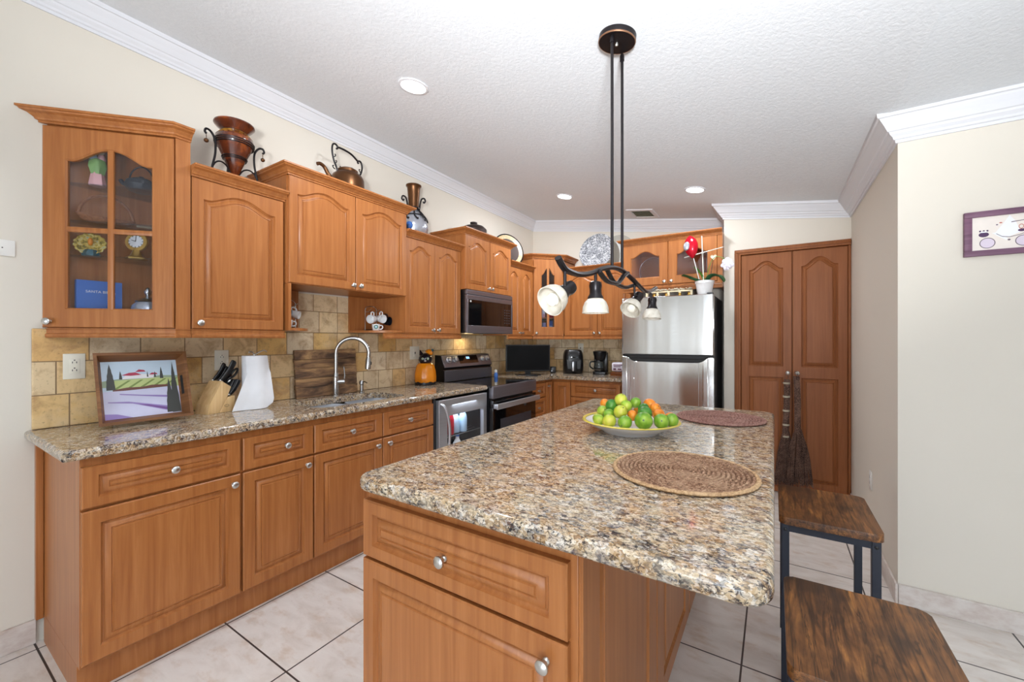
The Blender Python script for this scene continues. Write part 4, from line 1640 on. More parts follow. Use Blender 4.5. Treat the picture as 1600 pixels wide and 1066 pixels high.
# drip coffee maker
t = thing('coffee_maker', 'black drip coffee maker with a glass carafe', 'coffee maker', (-1.70, 4.55, 0.9305), (0, 0, math.radians(15)))
m = MB()
m.prism([(x, y, 0) for x, y in rrect(-0.075, 0.085, -0.11, 0.1, 0.03)], (0, 0, 0.03), 0.004)
m.box(0.03, 0.085, -0.02, 0.1, 0.03, 0.25, 0.01)
m.box(-0.075, 0.085, 0.03, 0.1, 0.03, 0.25, 0.01)
m.build('body', 'black', t)
m = MB()
m.lathe([(0.055, 0.165), (0.062, 0.18), (0.078, 0.25), (0.078, 0.262), (0.05, 0.27)], (0, -0.03, 0), seg=24)
m.build('filter_basket', 'black', t)
m = MB()
m.lathe([(0.05, 0.031), (0.062, 0.045), (0.066, 0.08), (0.058, 0.12), (0.045, 0.145)], (-0.005, -0.04, 0), seg=24)
o = m.build('carafe', 'clearglass', t)
m = MB()
m.lathe([(0.046, 0.145), (0.048, 0.15), (0.04, 0.16), (0.002, 0.162)], (-0.005, -0.04, 0), seg=24)
m.tube(smoothpath([(-0.05, -0.06, 0.145), (-0.1, -0.09, 0.14), (-0.105, -0.09, 0.09), (-0.07, -0.07, 0.06)], 5), 0.008, 8)
m.build('lid_and_handle', 'black', o)
m = MB()
m.lathe([(0.052, 0.0335), (0.06, 0.045), (0.0625, 0.07), (0.002, 0.07)], (-0.005, -0.04, 0), seg=24)
m.build('coffee', 'dark', o)

# bread on a low wooden box
t = thing('wooden_box', 'low dark wooden box holding the bread bag beside the fridge', 'box', (-1.42, 4.5, 0.9305))
m = MB()
m.box(-1.53, -1.31, 4.40, 4.60, 0.9305, 0.966, 0.003)
m.build('box', 'wooddark', t)
m = MB()
m.box(-1.525, -1.315, 4.395, 4.405, 0.952, 0.956)
m.build('lid_seam', 'dark', t)
t = thing('bread_loaf', 'white bread bag with purple print on the wooden box', 'bread', (-1.42, 4.49, 0.966))
m = MB()
rings = []
for i, (y, s) in enumerate(((-0.105, 0.5), (-0.1, 0.9), (-0.05, 1.0), (0.03, 1.0), (0.07, 0.9), (0.09, 0.4), (0.1, 0.15))):
    rr = []
    for k in range(24):
        a = 2 * PI * k / 24
        cx_, cz_ = math.cos(a), math.sin(a)
        x = 0.055 * s * math.copysign(abs(cx_) ** 0.6, cx_)
        z = 0.056 + 0.055 * s * math.copysign(abs(cz_) ** 0.65, cz_) * (1 + 0.03 * math.sin(5 * a + i))
        rr.append((-1.425 + y, 4.49 + x, 0.9665 + z))
    rings.append(rr)
m.loft(rings)
m.build('bag', 'petal', t)
m = MB()
for (a, b, c_, d_) in ((-0.08, 0.02, 0.078, 0.088), (-0.075, 0.0, 0.06, 0.068), (-0.08, -0.05, 0.025, 0.045), (-0.03, 0.01, 0.03, 0.044)):
    m.box(-1.425 + a, -1.425 + b, 4.49 - 0.0585, 4.49 - 0.0545, 0.966 + c_, 0.966 + d_)
m.build('print', 'mauve', t)

# ------------------------------------------------------------------ sink fittings
t = thing('faucet', 'tall gooseneck pull-down faucet in brushed nickel', 'faucet', (-2.62, 1.765, 0.93))
fx, fy = -2.615, 1.77
m = MB()
m.lathe([(0.028, 0.9302), (0.028, 0.936), (0.022, 0.94), (0.021, 1.03), (0.024, 1.032), (0.024, 1.06), (0.02, 1.063), (0.0175, 1.09)], (fx, fy, 0), seg=24)
m.build('body', 'faucet', t)
m = MB()
pts = [(fx, fy, 1.08), (fx, fy, 1.2)]
R = 0.112
dx, dy = 0.74, 0.67
for k in range(11):
    a = PI - (PI + 0.22) * k / 10
    rr = R + R * math.cos(a)
    pts.append((fx + dx * rr, fy + dy * rr, 1.225 + R * math.sin(a)))
m.tube(smoothpath(pts, 4), 0.0135, 14)
m.build('spout', 'faucet', t)
m = MB()
e0, e1 = Vector(pts[-1]), Vector(pts[-1]) - Vector(pts[-2])
e1.normalize()
m.lathe([(0.0145, 0), (0.0175, 0.015), (0.02, 0.07), (0.0195, 0.085), (0.015, 0.088)], e0, e1, 20)
o = m.build('spray_head', 'faucet', t)
m = MB()
c = e0 + e1 * 0.045 + Vector((dx, dy, 0)) * 0.018
m.sphere(c, 0.009, 0.6, 0.9, 1.6, 10, 8)
m.build('spray_button', 'black', o)
m = MB()
hx = Vector((0.62, 0.78, 0))
m.cyl(Vector((fx, fy, 1.028)), Vector((fx, fy, 1.028)) + hx * 0.058, 0.019, 0.021, 18)
c = Vector((fx, fy, 1.028)) + hx * 0.05
m.tube([c, c + Vector((0.0, 0.01, 0.04)), c + Vector((-0.004, 0.005, 0.105))], [0.005, 0.0045, 0.004], 8)
m.build('lever', 'faucet', t)
t = thing('soap_dispenser', 'small nickel soap pump right of the faucet', 'soap dispenser', (-2.615, 1.985, 0.93))
m = MB()
m.lathe([(0.021, 0.9302), (0.021, 0.936), (0.014, 0.94), (0.012, 0.985), (0.017, 0.99), (0.018, 1.008), (0.012, 1.018), (0.001, 1.02)], (-2.615, 1.985, 0), seg=18)
m.build('pump', 'faucet', t)
m = MB()
m.tube([(-2.615, 1.985, 1.005), (-2.58, 1.985, 1.012), (-2.555, 1.985, 1.003)], [0.007, 0.006, 0.005], 8)
m.build('nozzle', 'faucet', t)
t = thing('deck_plate', 'small steel cover plate on the stone beside the faucet', 'cover plate', (-2.59, 1.86, 0.93))
m = MB()
m.prism([(x, y, 0.9302) for x, y in rrect(-2.605, -2.575, 1.82, 1.91, 0.012, 4)], (0, 0, 0.004), 0.0015)
m.build('plate', 'faucet', t)
m = MB()
m.lathe([(0.006, 0.9342), (0.005, 0.936), (0.001, 0.936)], (-2.59, 1.865, 0), seg=12)
m.build('screw', 'nickel', t)

# ------------------------------------------------------------------ ceiling fittings
slope = math.atan(0.146)


def downlight(x, y, label):
    z = ceil_z(x)
    t = thing('recessed_light', label, 'ceiling light', (x, y, z), (0, slope, 0), 'recessed ceiling lights')
    m = MB()
    m.lathe([(0.083, -0.0005), (0.083, -0.006), (0.07, -0.008), (0.066, -0.003), (0.066, -0.0005)], seg=40, cap0=False, cap1=False)
    m.build('trim_ring', 'trim', t)
    m = MB()
    m.lathe([(0.066, -0.0008), (0.066, -0.0035), (0.001, -0.0045)], seg=40)
    m.build('lens', 'glow', t)
    ld = bpy.data.lights.new('downlight', 'AREA')
    ld.shape = 'DISK'
    ld.size = 0.12
    ld.energy = 9.0 if y < 2 else (18.0 if x < -1 else 7.0)
    ld.color = (0.93, 0.98, 1.05)
    o = bpy.data.objects.new('downlight', ld)
    o.location = (0, 0, -0.012)
    COL.objects.link(o)
    o.parent = t


downlight(-1.713, 1.644, 'largest recessed ceiling light, over the aisle near the kettle')
downlight(-1.77, 3.738, 'recessed ceiling light in the back left, toward the corner cabinet')
downlight(-0.561, 3.723, 'recessed ceiling light in front of the fridge and pantry')

t = thing('air_vent', 'white louvred ceiling vent near the back wall crown', 'vent', (-1.18, 4.43, ceil_z(-1.18)), (0, slope, 0))
m = MB()
loop = [(-0.1, -0.12), (0.1, -0.12), (0.1, 0.12), (-0.1, 0.12)]
big = [(-0.14, -0.16), (0.14, -0.16), (0.14, 0.16), (-0.14, 0.16)]
m.loft([[(x, y, -0.0005) for x, y in big], [(x * 0.98, y * 0.98, -0.009) for x, y in big], [(x, y, -0.012) for x, y in loop], [(x, y, -0.0005) for x, y in loop]], False, False)
m.build('frame', 'trim', t)
m = MB()
m.box(-0.1, 0.1, -0.12, 0.12, -0.0016, -0.0006)
m.build('duct', 'dark', t)
for k in range(5):
    m = MB()
    y = -0.1 + k * 0.05
    m.hexa([(-0.099, y, -0.011), (0.099, y, -0.011), (0.099, y + 0.02, -0.003), (-0.099, y + 0.02, -0.003), (-0.099, y + 0.001, -0.0095), (0.099, y + 0.001, -0.0095), (0.099, y + 0.021, -0.0015), (-0.099, y + 0.021, -0.0015)])
    m.build('louvre', 'cream', t)

# pendant over the island
px_, py0, py1 = -0.555, 1.62, 1.75
zc = ceil_z(px_)
t = thing('pendant_light', 'long wavy dark bronze track pendant with four alabaster shades over the island', 'pendant light', (px_, 1.685, 1.55))
nrm_c = Vector((-math.sin(slope), 0, -math.cos(slope)))
cc = Vector((px_ + 0.006, 1.672, zc))
m = MB()
m.lathe([(0.076, 0.0006), (0.076, 0.022), (0.074, 0.026), (0.001, 0.028)], cc, nrm_c, 40)
o = m.build('canopy', 'bronze', t)
m = MB()
m.lathe([(0.0765, 0.0215), (0.0772, 0.024), (0.0745, 0.0275), (0.0735, 0.0265)], cc, nrm_c, 40, cap0=False, cap1=False)
m.build('canopy_rim', 'bronzerim', o)
m = MB()
m.lathe([(0.007, 0.026), (0.007, 0.036), (0.004, 0.04), (0.001, 0.04)], cc, nrm_c, 14)
m.build('canopy_screw', 'nickel', o)
for y in (py0, py1):
    m = MB()
    m.cyl((px_, y, 1.612), (px_, y, zc - 0.026), 0.0062, seg=12)
    m.lathe([(0.0095, 0), (0.0095, 0.02), (0.0065, 0.03)], (px_, y, zc - 0.056), seg=12)
    m.build('rod', 'bronze', t)


def strip(pts, dx=0.0, r=0.0085):
    m = MB()
    m.tube(smoothpath([(px_ + dx, y, z) for y, z in pts], 7), r, 8, 1.25)
    return m.build('track_bar', 'bronze', t)


strip([(1.126, 1.572), (1.155, 1.553), (1.191, 1.542), (1.282, 1.542), (1.384, 1.559), (1.48, 1.587), (1.587, 1.611), (1.707, 1.622), (1.843, 1.613), (1.998, 1.588), (2.10, 1.572), (2.19, 1.575), (2.27, 1.590), (2.345, 1.612)], 0, 0.0095)
strip([(1.44, 1.575), (1.49, 1.557), (1.545, 1.548), (1.645, 1.554), (1.70, 1.578), (1.733, 1.596), (1.79, 1.616)], 0.012)
strip([(1.585, 1.61), (1.635, 1.582), (1.682, 1.564), (1.786, 1.557), (1.86, 1.562), (1.93, 1.577), (1.995, 1.588)], -0.012)


def lamp(y, z0, pivot, axis, s=1.0):
    m = MB()
    m.tube([(px_, y, z0), (px_, y, pivot[2])], 0.0052, 10)
    m.tube([(px_, y, pivot[2]), Vector(pivot)], 0.006, 10)
    arm = m.build('lamp_arm', 'bronze', t)
    axis = Vector(axis).normalized()
    p = Vector(pivot)
    m = MB()
    m.lathe([(0.012, -0.018), (0.021, -0.014), (0.0235, 0.0), (0.021, 0.012), (0.022, 0.03), (0.028, 0.04), (0.029, 0.045), (0.02, 0.047)], p, axis, 24)
    m.build('socket', 'bronze', arm)
    m = MB()
    b = 0.044
    outp = [(0.02, b), (0.029, b + 0.004), (0.039, b + 0.015), (0.046, b + 0.032), (0.048, b + 0.05), (0.049, b + 0.056)]
    inp = [(r - 0.003, h + (0.002 if i < 4 else 0)) for i, (r, h) in enumerate(outp)][::-1]
    m.lathe(outp + inp, p, axis, 36, cap0=False, cap1=False)
    sh = m.build('lamp_shade', 'shade', arm)
    m = MB()
    m.lathe([(0.012, b + 0.004), (0.013, b + 0.02), (0.022, b + 0.04), (0.018, b + 0.052), (0.001, b + 0.057)], p, axis, 18)
    m.build('bulb', 'bulb', arm)


cf = Vector((0.555, -1.15, -0.35))
lamp(1.175, 1.541, (px_, 1.205, 1.487), (-0.27, -0.88, -0.5))
lamp(1.436, 1.572, (px_, 1.436, 1.52), (0, 0.0, -1))
lamp(1.935, 1.58, (px_, 2.0, 1.532), (-0.2, -0.72, -0.72))
lamp(2.235, 1.58, (px_, 2.27, 1.535), (0.0, -0.12, -1))

# ------------------------------------------------------------------ on the island


def placemat(x, y, label, mats):
    t = thing('placemat', label, 'placemat', (x, y, 0.931), group=None)
    m = MB()
    seg = 96
    m.lathe([(0.188, 0.9313), (0.188, 0.933), (0.001, 0.933)], (x, y, 0), seg=48)
    for i in range(15):
        R0 = 0.009 + i * 0.0124
        rings = []
        sg = max(18, int(seg * R0 / 0.19) // 2 * 2)
        for k in range(sg):
            a = 2 * PI * k / sg
            bump = 0.0014 * math.sin(k * PI + i)
            rr = []
            for q in range(6):
                b = 2 * PI * q / 6
                rad = R0 + 0.0056 * math.cos(b) + bump
                rr.append((x + rad * math.cos(a), y + rad * math.sin(a), 0.9366 + (0.0052 + 0.0016 * (-1) ** k) * math.sin(b)))
            rings.append(rr)
        rings.append(rings[0])
        m.loft(rings, False, False)
    m.build('woven_disc', mats[0], t)
    m = MB()
    rings = []
    for k in range(97):
        a = 2 * PI * k / 96
        R0 = 0.1925 + 0.0012 * (-1) ** k
        rings.append([(x + (R0 + 0.007 * math.cos(b)) * math.cos(a), y + (R0 + 0.007 * math.cos(b)) * math.sin(a), 0.9372 + 0.0052 * math.sin(b)) for b in [2 * PI * q / 6 for q in range(6)]])
    m.loft(rings, False, False)
    m.build('braided_rim', mats[1], t)


placemat(-0.228, 1.287, 'light brown round woven placemat, nearest on the island', ('mat1', 'mat1rim'))
placemat(-0.228, 2.265, 'dark brown round woven placemat at the far end of the island', ('mat2', 'mat2'))
px, py = -0.52, 1.75
t = thing('serving_platter', 'white platter with a yellow rim piled with citrus', 'platter', (px, py, 0.931))
m = MB()
m.lathe([(0.115, 0.9313), (0.12, 0.938), (0.165, 0.958), (0.198, 0.977), (0.1985, 0.98), (0.193, 0.981), (0.16, 0.966), (0.11, 0.947), (0.002, 0.944)], (px, py, 0), seg=56)
m.build('dish', 'whitec', t)
m = MB()
m.lathe([(0.1875, 0.9795), (0.1995, 0.9775), (0.2025, 0.980), (0.1985, 0.9845), (0.188, 0.982), (0.1875, 0.9795)], (px, py, 0), seg=56, cap0=False, cap1=False)
m.build('yellow_rim', plain('yellow_glaze', (226, 206, 96), 0.2), t)['label'] = 'yellow glazed rim'

FR_ = [(-0.624, 1.66, 0.984, 0.0185, 'y'), (-0.6, 1.612, 0.985, 0.0212, 'l'), (-0.552, 1.592, 0.986, 0.0245, 'y'), (-0.492, 1.588, 0.985, 0.0252, 'g'), (-0.430, 1.607, 0.992, 0.032, 'g'),
       (-0.380, 1.66, 0.989, 0.0275, 'g'), (-0.355, 1.715, 0.986, 0.0242, 'g'), (-0.372, 1.775, 0.989, 0.0252, 'o'), (-0.572, 1.647, 1.008, 0.0215, 'g'), (-0.617, 1.70, 1.009, 0.0225, 'l'),
       (-0.525, 1.64, 1.024, 0.0255, 'y'), (-0.487, 1.665, 1.009, 0.021, 'o'), (-0.442, 1.672, 1.022, 0.0265, 'd'), (-0.405, 1.72, 1.012, 0.0205, 'o'), (-0.632, 1.765, 1.031, 0.021, 'o'),
       (-0.580, 1.70, 1.036, 0.0235, 'd'), (-0.545, 1.71, 1.061, 0.0248, 'y'), (-0.517, 1.692, 1.042, 0.0212, 'l'), (-0.500, 1.755, 1.048, 0.0212, 'g'), (-0.455, 1.80, 1.036, 0.0268, 'o'),
       (-0.425, 1.765, 1.03, 0.0212, 'o'), (-0.462, 1.727, 1.03, 0.0205, 'd'), (-0.56, 1.79, 1.01, 0.027, 'g'), (-0.5, 1.83, 1.004, 0.027, 'o'), (-0.435, 1.852, 0.99, 0.027, 'o'), (-0.6, 1.83, 0.988, 0.026, 'g')]
LAB = ['small yellow lime at the left tip of the platter', 'light green lime, second from the left along the platter front', 'pale yellow-green lime, third along the platter front', 'round green lime at the middle of the platter front',
       'largest green fruit, with a dark stem scar, at the platter front', 'green lime right of the largest fruit', 'green lime at the right end of the platter front', 'orange mandarin lying behind the right-end lime',
       'green lime tucked behind the front row, left of the yellow lime', 'light green lime high at the left of the pile', 'big yellow lime in the middle of the pile', 'orange mandarin peeking between yellow and dark green limes',
       'glossy dark green lime above the largest fruit', 'small mandarin low in the right of the pile', 'mandarin at the upper left back of the pile', 'dark green lime left of the topmost one', 'pale yellow lime on top of the pile',
       'light green lime just below the topmost one', 'green lime right of the topmost one', 'large bright mandarin at the upper right of the pile', 'mandarin in front of the large bright one', 'small dark lime behind the glossy dark green one',
       'green lime hidden at the back left of the pile', 'mandarin hidden at the back of the pile', 'mandarin at the back right edge of the platter', 'green lime at the back left edge of the platter']
for (x, y, z, r, k), lab in zip(FR_, LAB):
    low_ = z < 1.0
    x, y, r = px + (x - px) * 1.07, py + (y - py) * 1.05, r * 1.07
    z = z + 0.006
    q_ = math.hypot(x - px, y - py)
    dish_ = 0.947 + max(0.0, q_ - 0.11) * 0.4
    z = max(z, dish_ + r * 1.05)
    kind = 'mandarin' if k == 'o' else 'lime'
    ax = Vector((random.uniform(-1, 1), random.uniform(-1, 1), random.uniform(-0.4, 1)))
    if 'largest' in lab:
        ax = Vector((0.25, -1, 0.25))
    ax.normalize()
    t = thing(kind, lab, kind, (x, y, z), group='citrus on the platter')
    m = MB()
    prof = []
    for i in range(15):
        a = PI * i / 14
        rr = math.sin(a)
        zz = -math.cos(a)
        if kind == 'lime':
            zz *= 1.04 + (0.06 if zz > 0.9 else 0)
        else:
            zz *= 0.86 - (0.03 if zz > 0.93 else 0)
        prof.append((r * rr, r * zz))
    m.lathe(prof, (x, y, z), ax, 22)
    m.build('peel', 'peel_' + k, t)
    m = MB()
    top = r * (1.1 if kind == 'lime' else 0.84)
    m.lathe([(r * 0.13, top - r * 0.07), (r * 0.11, top), (0.0005, top + 0.0004)], (x, y, z), ax, 10)
    m.build('stem_end', 'stemscar', t)

# ------------------------------------------------------------------ bar stools


def stool(x0, x1, y0, y1, label):
    t = thing('bar_stool', label, 'stool', ((x0 + x1) / 2, (y0 + y1) / 2, 0), group=None)
    m = MB()
    m.prism([(x, y, 0.622) for x, y in rrect(x0, x1, y0, y1, 0.022, 5)], (0, 0, 0.028), 0.003)
    m.build('seat', 'rustic', t)
    a, b, c, d = x0 + 0.008, x1 - 0.008, y0 + 0.012, y1 - 0.012
    w = 0.026
    for lx in (a, b - w):
        for ly in (c, d - w):
            m = MB()
            m.box(lx, lx + w, ly, ly + w, 0, 0.621, 0.002)
            lg = m.build('leg', 'navy', t)
            m = MB()
            m.lathe([(0.006, 0), (0.006, 0.003), (0.001, 0.005)], (lx + w / 2, ly - 0.0002, 0.6), (0, -1, 0), 12)
            m.build('bolt', 'black', lg)
    m = MB()
    for (p, q, r, s) in ((a + w, b - w, c + 0.004, c + 0.022), (a + w, b - w, d - 0.022, d - 0.004), (a + 0.004, a + 0.022, c + w, d - w), (b - 0.022, b - 0.004, c + w, d - w)):
        m.box(p, q, r, s, 0.592, 0.6205)
    m.build('seat_frame', 'navy', t)
    for (p, q, r, s) in ((a + w, b - w, c + 0.004, c + 0.022), (a + w, b - w, d - 0.022, d - 0.004), (a + 0.004, a + 0.022, c + w, d - w), (b - 0.022, b - 0.004, c + w, d - w)):
        m = MB()
        m.box(p, q, r, s, 0.17, 0.195)
        m.build('footrest', 'navy', t)


stool(0.022, 0.322, 1.012, 1.408, 'nearest rustic brown bar stool with dark metal legs')
stool(0.014, 0.320, 1.866, 2.285, 'rustic brown bar stool by the pantry end of the island')

# ------------------------------------------------------------------ left counter
# vineyard tray leaning on the tiles
TW, TH = 0.342, 0.332
TDp = 0.052
t = thing('serving_tray', 'wooden tray with a lavender-field picture leaning on the backsplash', 'tray', (-2.450, 0.697, 0.9465), (0, math.radians(-17), 0))
hw = TW / 2
SP = 0.019                                   # slope of the tray's sides


def trect(x, i):
    return [(x, -hw + i, i), (x, hw - i, i), (x, hw - i, TH - i), (x, -hw + i, TH - i)]


m = MB()
m.loft([trect(-TDp, SP), trect(0, 0), trect(0, 0.012), trect(-TDp + 0.005, SP + 0.012)], False, False)
m.build('rim', 'traywood', t, smooth=False)
m = MB()
m.prism(trect(-TDp, SP), (0.0052, 0, 0))
m.build('base', 'traywood', t)
m = MB()
# dark slab on the right side, painted shade of an uncut hand hole
for s0, s1, z0_, z1_ in ((0.38, 0.66, 0.118, 0.214),):
    pts_ = []
    for s_, z_ in ((s0, z0_), (s1, z0_), (s1, z1_), (s0, z1_)):
        pts_.append((-TDp * s_, hw - 0.0135 - SP * s_, z_))
    m.prism(pts_, (0.0006, 0.002, 0))
m.build('hand_hole_dark', 'dark', t)
pal = {'sky': (196, 216, 232), 'lil': (206, 206, 232), 'pur': (150, 128, 190), 'dpur': (112, 72, 140), 'grn': (186, 200, 130), 'dgrn': (120, 140, 70), 'brn': (110, 64, 52), 'cyp': (58, 60, 56),
       'roof': (176, 44, 76), 'wht': (232, 230, 232), 'hill': (150, 168, 140)}
keys = list(pal)
pm = [plain('paint_' + k, pal[k], 0.35) for k in keys]
m = MB()
lay = [0]


def art(mb, key, pts, step=True):
    mb.mi = keys.index(key)
    lay[0] += 1
    x = -TDp + 0.0052 + lay[0] * 0.00006
    i_ = SP + 0.0125
    mb.poly([(x, -hw + i_ + u * (TW - 2 * i_), i_ + v_ * (TH - 2 * i_)) for u, v_ in pts])


art(m, 'sky', [(0, 0), (1, 0), (1, 1), (0, 1)])
art(m, 'hill', [(0, 0.55), (1, 0.55), (1, 0.70), (0.75, 0.72), (0.5, 0.68), (0.2, 0.69), (0, 0.66)])
art(m, 'grn', [(0.1, 0.5), (1, 0.5), (1, 0.66), (0.7, 0.68), (0.4, 0.67), (0.1, 0.66)])
for k in range(5):
    u = 0.12 + k * 0.16
    art(m, 'dgrn', [(u, 0.505), (u + 0.05, 0.505), (u + 0.24, 0.655), (u + 0.2, 0.655)])
art(m, 'brn', [(0.12, 0.47), (0.85, 0.5), (0.85, 0.54), (0.62, 0.55), (0.5, 0.525), (0.3, 0.53), (0.12, 0.5)])
art(m, 'lil', [(0, 0), (1, 0), (1, 0.5), (0.4, 0.475), (0, 0.48)])
art(m, 'pur', [(0, 0), (0.34, 0), (0.15, 0.08), (0, 0.1)])
art(m, 'pur', [(0.2, 0.41), (0.82, 0.30), (0.85, 0.335), (0.5, 0.38), (0.2, 0.43)])
art(m, 'pur', [(0.05, 0.285), (0.35, 0.24), (0.8, 0.06), (0.83, 0.14), (0.55, 0.215), (0.3, 0.28), (0.05, 0.30)])
art(m, 'dpur', [(0.42, 0.22), (0.8, 0.075), (0.81, 0.115), (0.55, 0.2)])
art(m, 'wht', [(0.24, 0.68), (0.66, 0.68), (0.66, 0.74), (0.5, 0.76), (0.3, 0.75)])
art(m, 'roof', [(0.24, 0.75), (0.34, 0.79), (0.42, 0.795), (0.50, 0.745), (0.36, 0.735)])
art(m, 'roof', [(0.42, 0.80), (0.47, 0.845), (0.54, 0.83), (0.56, 0.80)])
art(m, 'roof', [(0.6, 0.74), (0.64, 0.775), (0.7, 0.77), (0.72, 0.74)])


def cypress(u, w, v0, v1):
    L = [(u - w, v0)]
    for k in range(1, 9):
        s = k / 9
        L.append((u - w * (1 - s ** 1.6) * (1 + 0.1 * math.sin(k * 3)), v0 + (v1 - v0) * s))
    Rr = [(2 * u - a, b) for a, b in L[::-1]]
    art(m, 'cyp', L + [(u, v1)] + Rr)


cypress(0.10, 0.055, 0.5, 0.96)
cypress(0.23, 0.02, 0.68, 0.83)
cypress(0.58, 0.01, 0.7, 0.81)
cypress(0.68, 0.013, 0.69, 0.8)
cypress(0.77, 0.024, 0.66, 0.88)
cypress(0.86, 0.062, 0.02, 0.66)
cypress(0.935, 0.062, 0.01, 0.97)
m.build('picture', pm, t, smooth=False)

# knife block and its knives
t = thing('knife_block', 'pale wooden knife block full of black-handled knives', 'knife block', (-2.555, 1.0, 0.9305), (0, 0, math.radians(12)))
kb = t
m = MB()
D_ = 0.052
m.prism([(-D_, y, z) for y, z in ((-0.07, 0), (-0.012, 0), (0.03, 0.075), (0.055, 0.135), (0.005, 0.17), (-0.06, 0.05))], (2 * D_, 0, 0), 0.002)
m.build('slanted_block', 'bamboo', t)
m = MB()
m.prism([(-D_, y, z) for y, z in ((-0.0115, 0), (0.075, 0), (0.075, 0.085), (0.034, 0.08))], (2 * D_, 0, 0), 0.002)
o = m.build('steak_block', 'bamboo', t)
m = MB()
m.tube([(0.0525, 0.03 + 0.012 * math.cos(a * PI / 8), 0.035 + 0.006 * math.sin(a * PI / 8)) for a in range(17)], 0.0007, 5)
m.build('burnt_mark', 'dark', o)
kd = Vector((0, 0.56, 0.83)).normalized()
Rz = Matrix.Rotation(math.radians(12), 3, 'Z')
rootv = Vector((-2.555, 1.0, 0.9305))


def knife(p, L, w, label, name='kitchen_knife', cat='knife', curve=0.006):
    p = rootv + Rz @ Vector(p)
    d = Rz @ kd
    side = Rz @ Vector((1, 0, 0))
    t = thing(name, label, cat, p, group='knives in the block')
    up = d.cross(side)
    m = MB()
    rings = []
    w *= 1.3
    for s, k in ((0.0, 0.75), (0.12, 0.9), (0.35, 1.05), (0.6, 0.95), (0.85, 1.12), (0.97, 1.05), (1.0, 0.7)):
        c = p + d * (L * s + 0.006) + up * curve * math.sin(s * PI)
        rings.append([c + side * (0.007 * k * math.cos(q * PI / 6)) + up * (w * k * math.sin(q * PI / 6)) for q in range(12)])
    m.loft(rings)
    m.build('handle', 'black', t)
    m = MB()
    rings = []
    for s in (0.0005, 0.008):
        c = p + d * s
        rings.append([c + side * (0.0035 * math.cos(q * PI / 4)) + up * (w * 0.7 * math.sin(q * PI / 4)) for q in range(8)])
    m.loft(rings)
    m.build('bolster', 'nickel', t)


knife((0.03, 0.014, 0.166), 0.125, 0.012, 'longest black-handled knife, leaning alone at the left of the block')
knife((-0.028, 0.010, 0.168), 0.105, 0.0085, 'black-handled knife at the back left of the block top')
knife((-0.034, 0.031, 0.154), 0.1, 0.008, 'black-handled knife at the back middle of the block top')
knife((-0.030, 0.050, 0.141), 0.095, 0.008, 'black-handled knife at the back right of the block top')
for i in range(6):
    lab = ['black steak knife at the near left of the row', 'second black steak knife from the near end', 'third black steak knife from the near end', 'fourth black steak knife from the near end', 'fifth black steak knife from the near end', 'black steak knife at the far end of the row'][i]
    knife((0.042 - i * 0.0165, 0.05 + 0.004 * (i % 2), 0.0865), 0.092, 0.009, lab, 'steak_knife')
p = rootv + Rz @ Vector((0.012, 0.043, 0.1455))
d = Rz @ kd
side = Rz @ Vector((1, 0, 0))
t = thing('kitchen_scissors', 'black kitchen scissors in the front of the knife block', 'scissors', p)
for s in (-1, 1):
    m = MB()
    c = p + d * 0.075 + side * (0.02 * s)
    m.tube([c + side * (0.017 * math.cos(a * PI / 10)) + d * (0.028 * math.sin(a * PI / 10)) for a in range(21)], 0.006, 8, caps=False)
    m.tube([p + d * 0.005 - side * 0.004 * s, p + d * 0.035 + side * 0.004 * s, c - d * 0.026], 0.008, 8)
    m.build('handle', 'black', t)
m = MB()
m.lathe([(0.011, 0), (0.011, 0.006), (0.001, 0.008)], p + d * 0.03 + side.cross(d) * -0.006, (0.9, -0.4, 0.3), 16)
m.build('pivot', 'nickel', t)

# paper towels
cx_, cy_ = -2.53, 1.19
t = thing('paper_towel_holder', 'metal paper towel stand with curled top, mostly hidden by the roll', 'paper towel holder', (cx_, cy_, 0.9305))
m = MB()
m.lathe([(0.07, 0.9306), (0.07, 0.938), (0.001, 0.94)], (cx_, cy_, 0), seg=28)
m.cyl((cx_, cy_, 0.938), (cx_, cy_, 1.24), 0.006, seg=10)
m.build('stand', 'nickel', t)
m = MB()
m.tube(smoothpath([(cx_, cy_, 1.235), (cx_ + 0.004, cy_ - 0.012, 1.252), (cx_ + 0.006, cy_ - 0.028, 1.256), (cx_ + 0.004, cy_ - 0.03, 1.248)], 5), 0.003, 8)
m.tube(smoothpath([(cx_, cy_, 1.235), (cx_, cy_ + 0.02, 1.248), (cx_ + 0.004, cy_ + 0.05, 1.262), (cx_ + 0.004, cy_ + 0.066, 1.252)], 5), 0.003, 8)
m.build('curled_finial', 'nickel', t)
t = thing('paper_towel_roll', 'white paper towel roll with a sheet hanging to the counter', 'paper towel', (cx_, cy_, 0.941))
m = MB()
m.lathe([(0.02, 0.941), (0.061, 0.941), (0.062, 0.945), (0.062, 1.229), (0.061, 1.232), (0.02, 1.232), (0.02, 0.941)], (cx_, cy_, 0), seg=40, cap0=False, cap1=False)
m.build('roll', 'paper', t)
m = MB()
sh = [(1.128, 1.231), (1.131, 1.14), (1.05, 0.9315), (1.225, 0.9315), (1.275, 0.963), (1.244, 1.231)]
g0, g1 = [], []
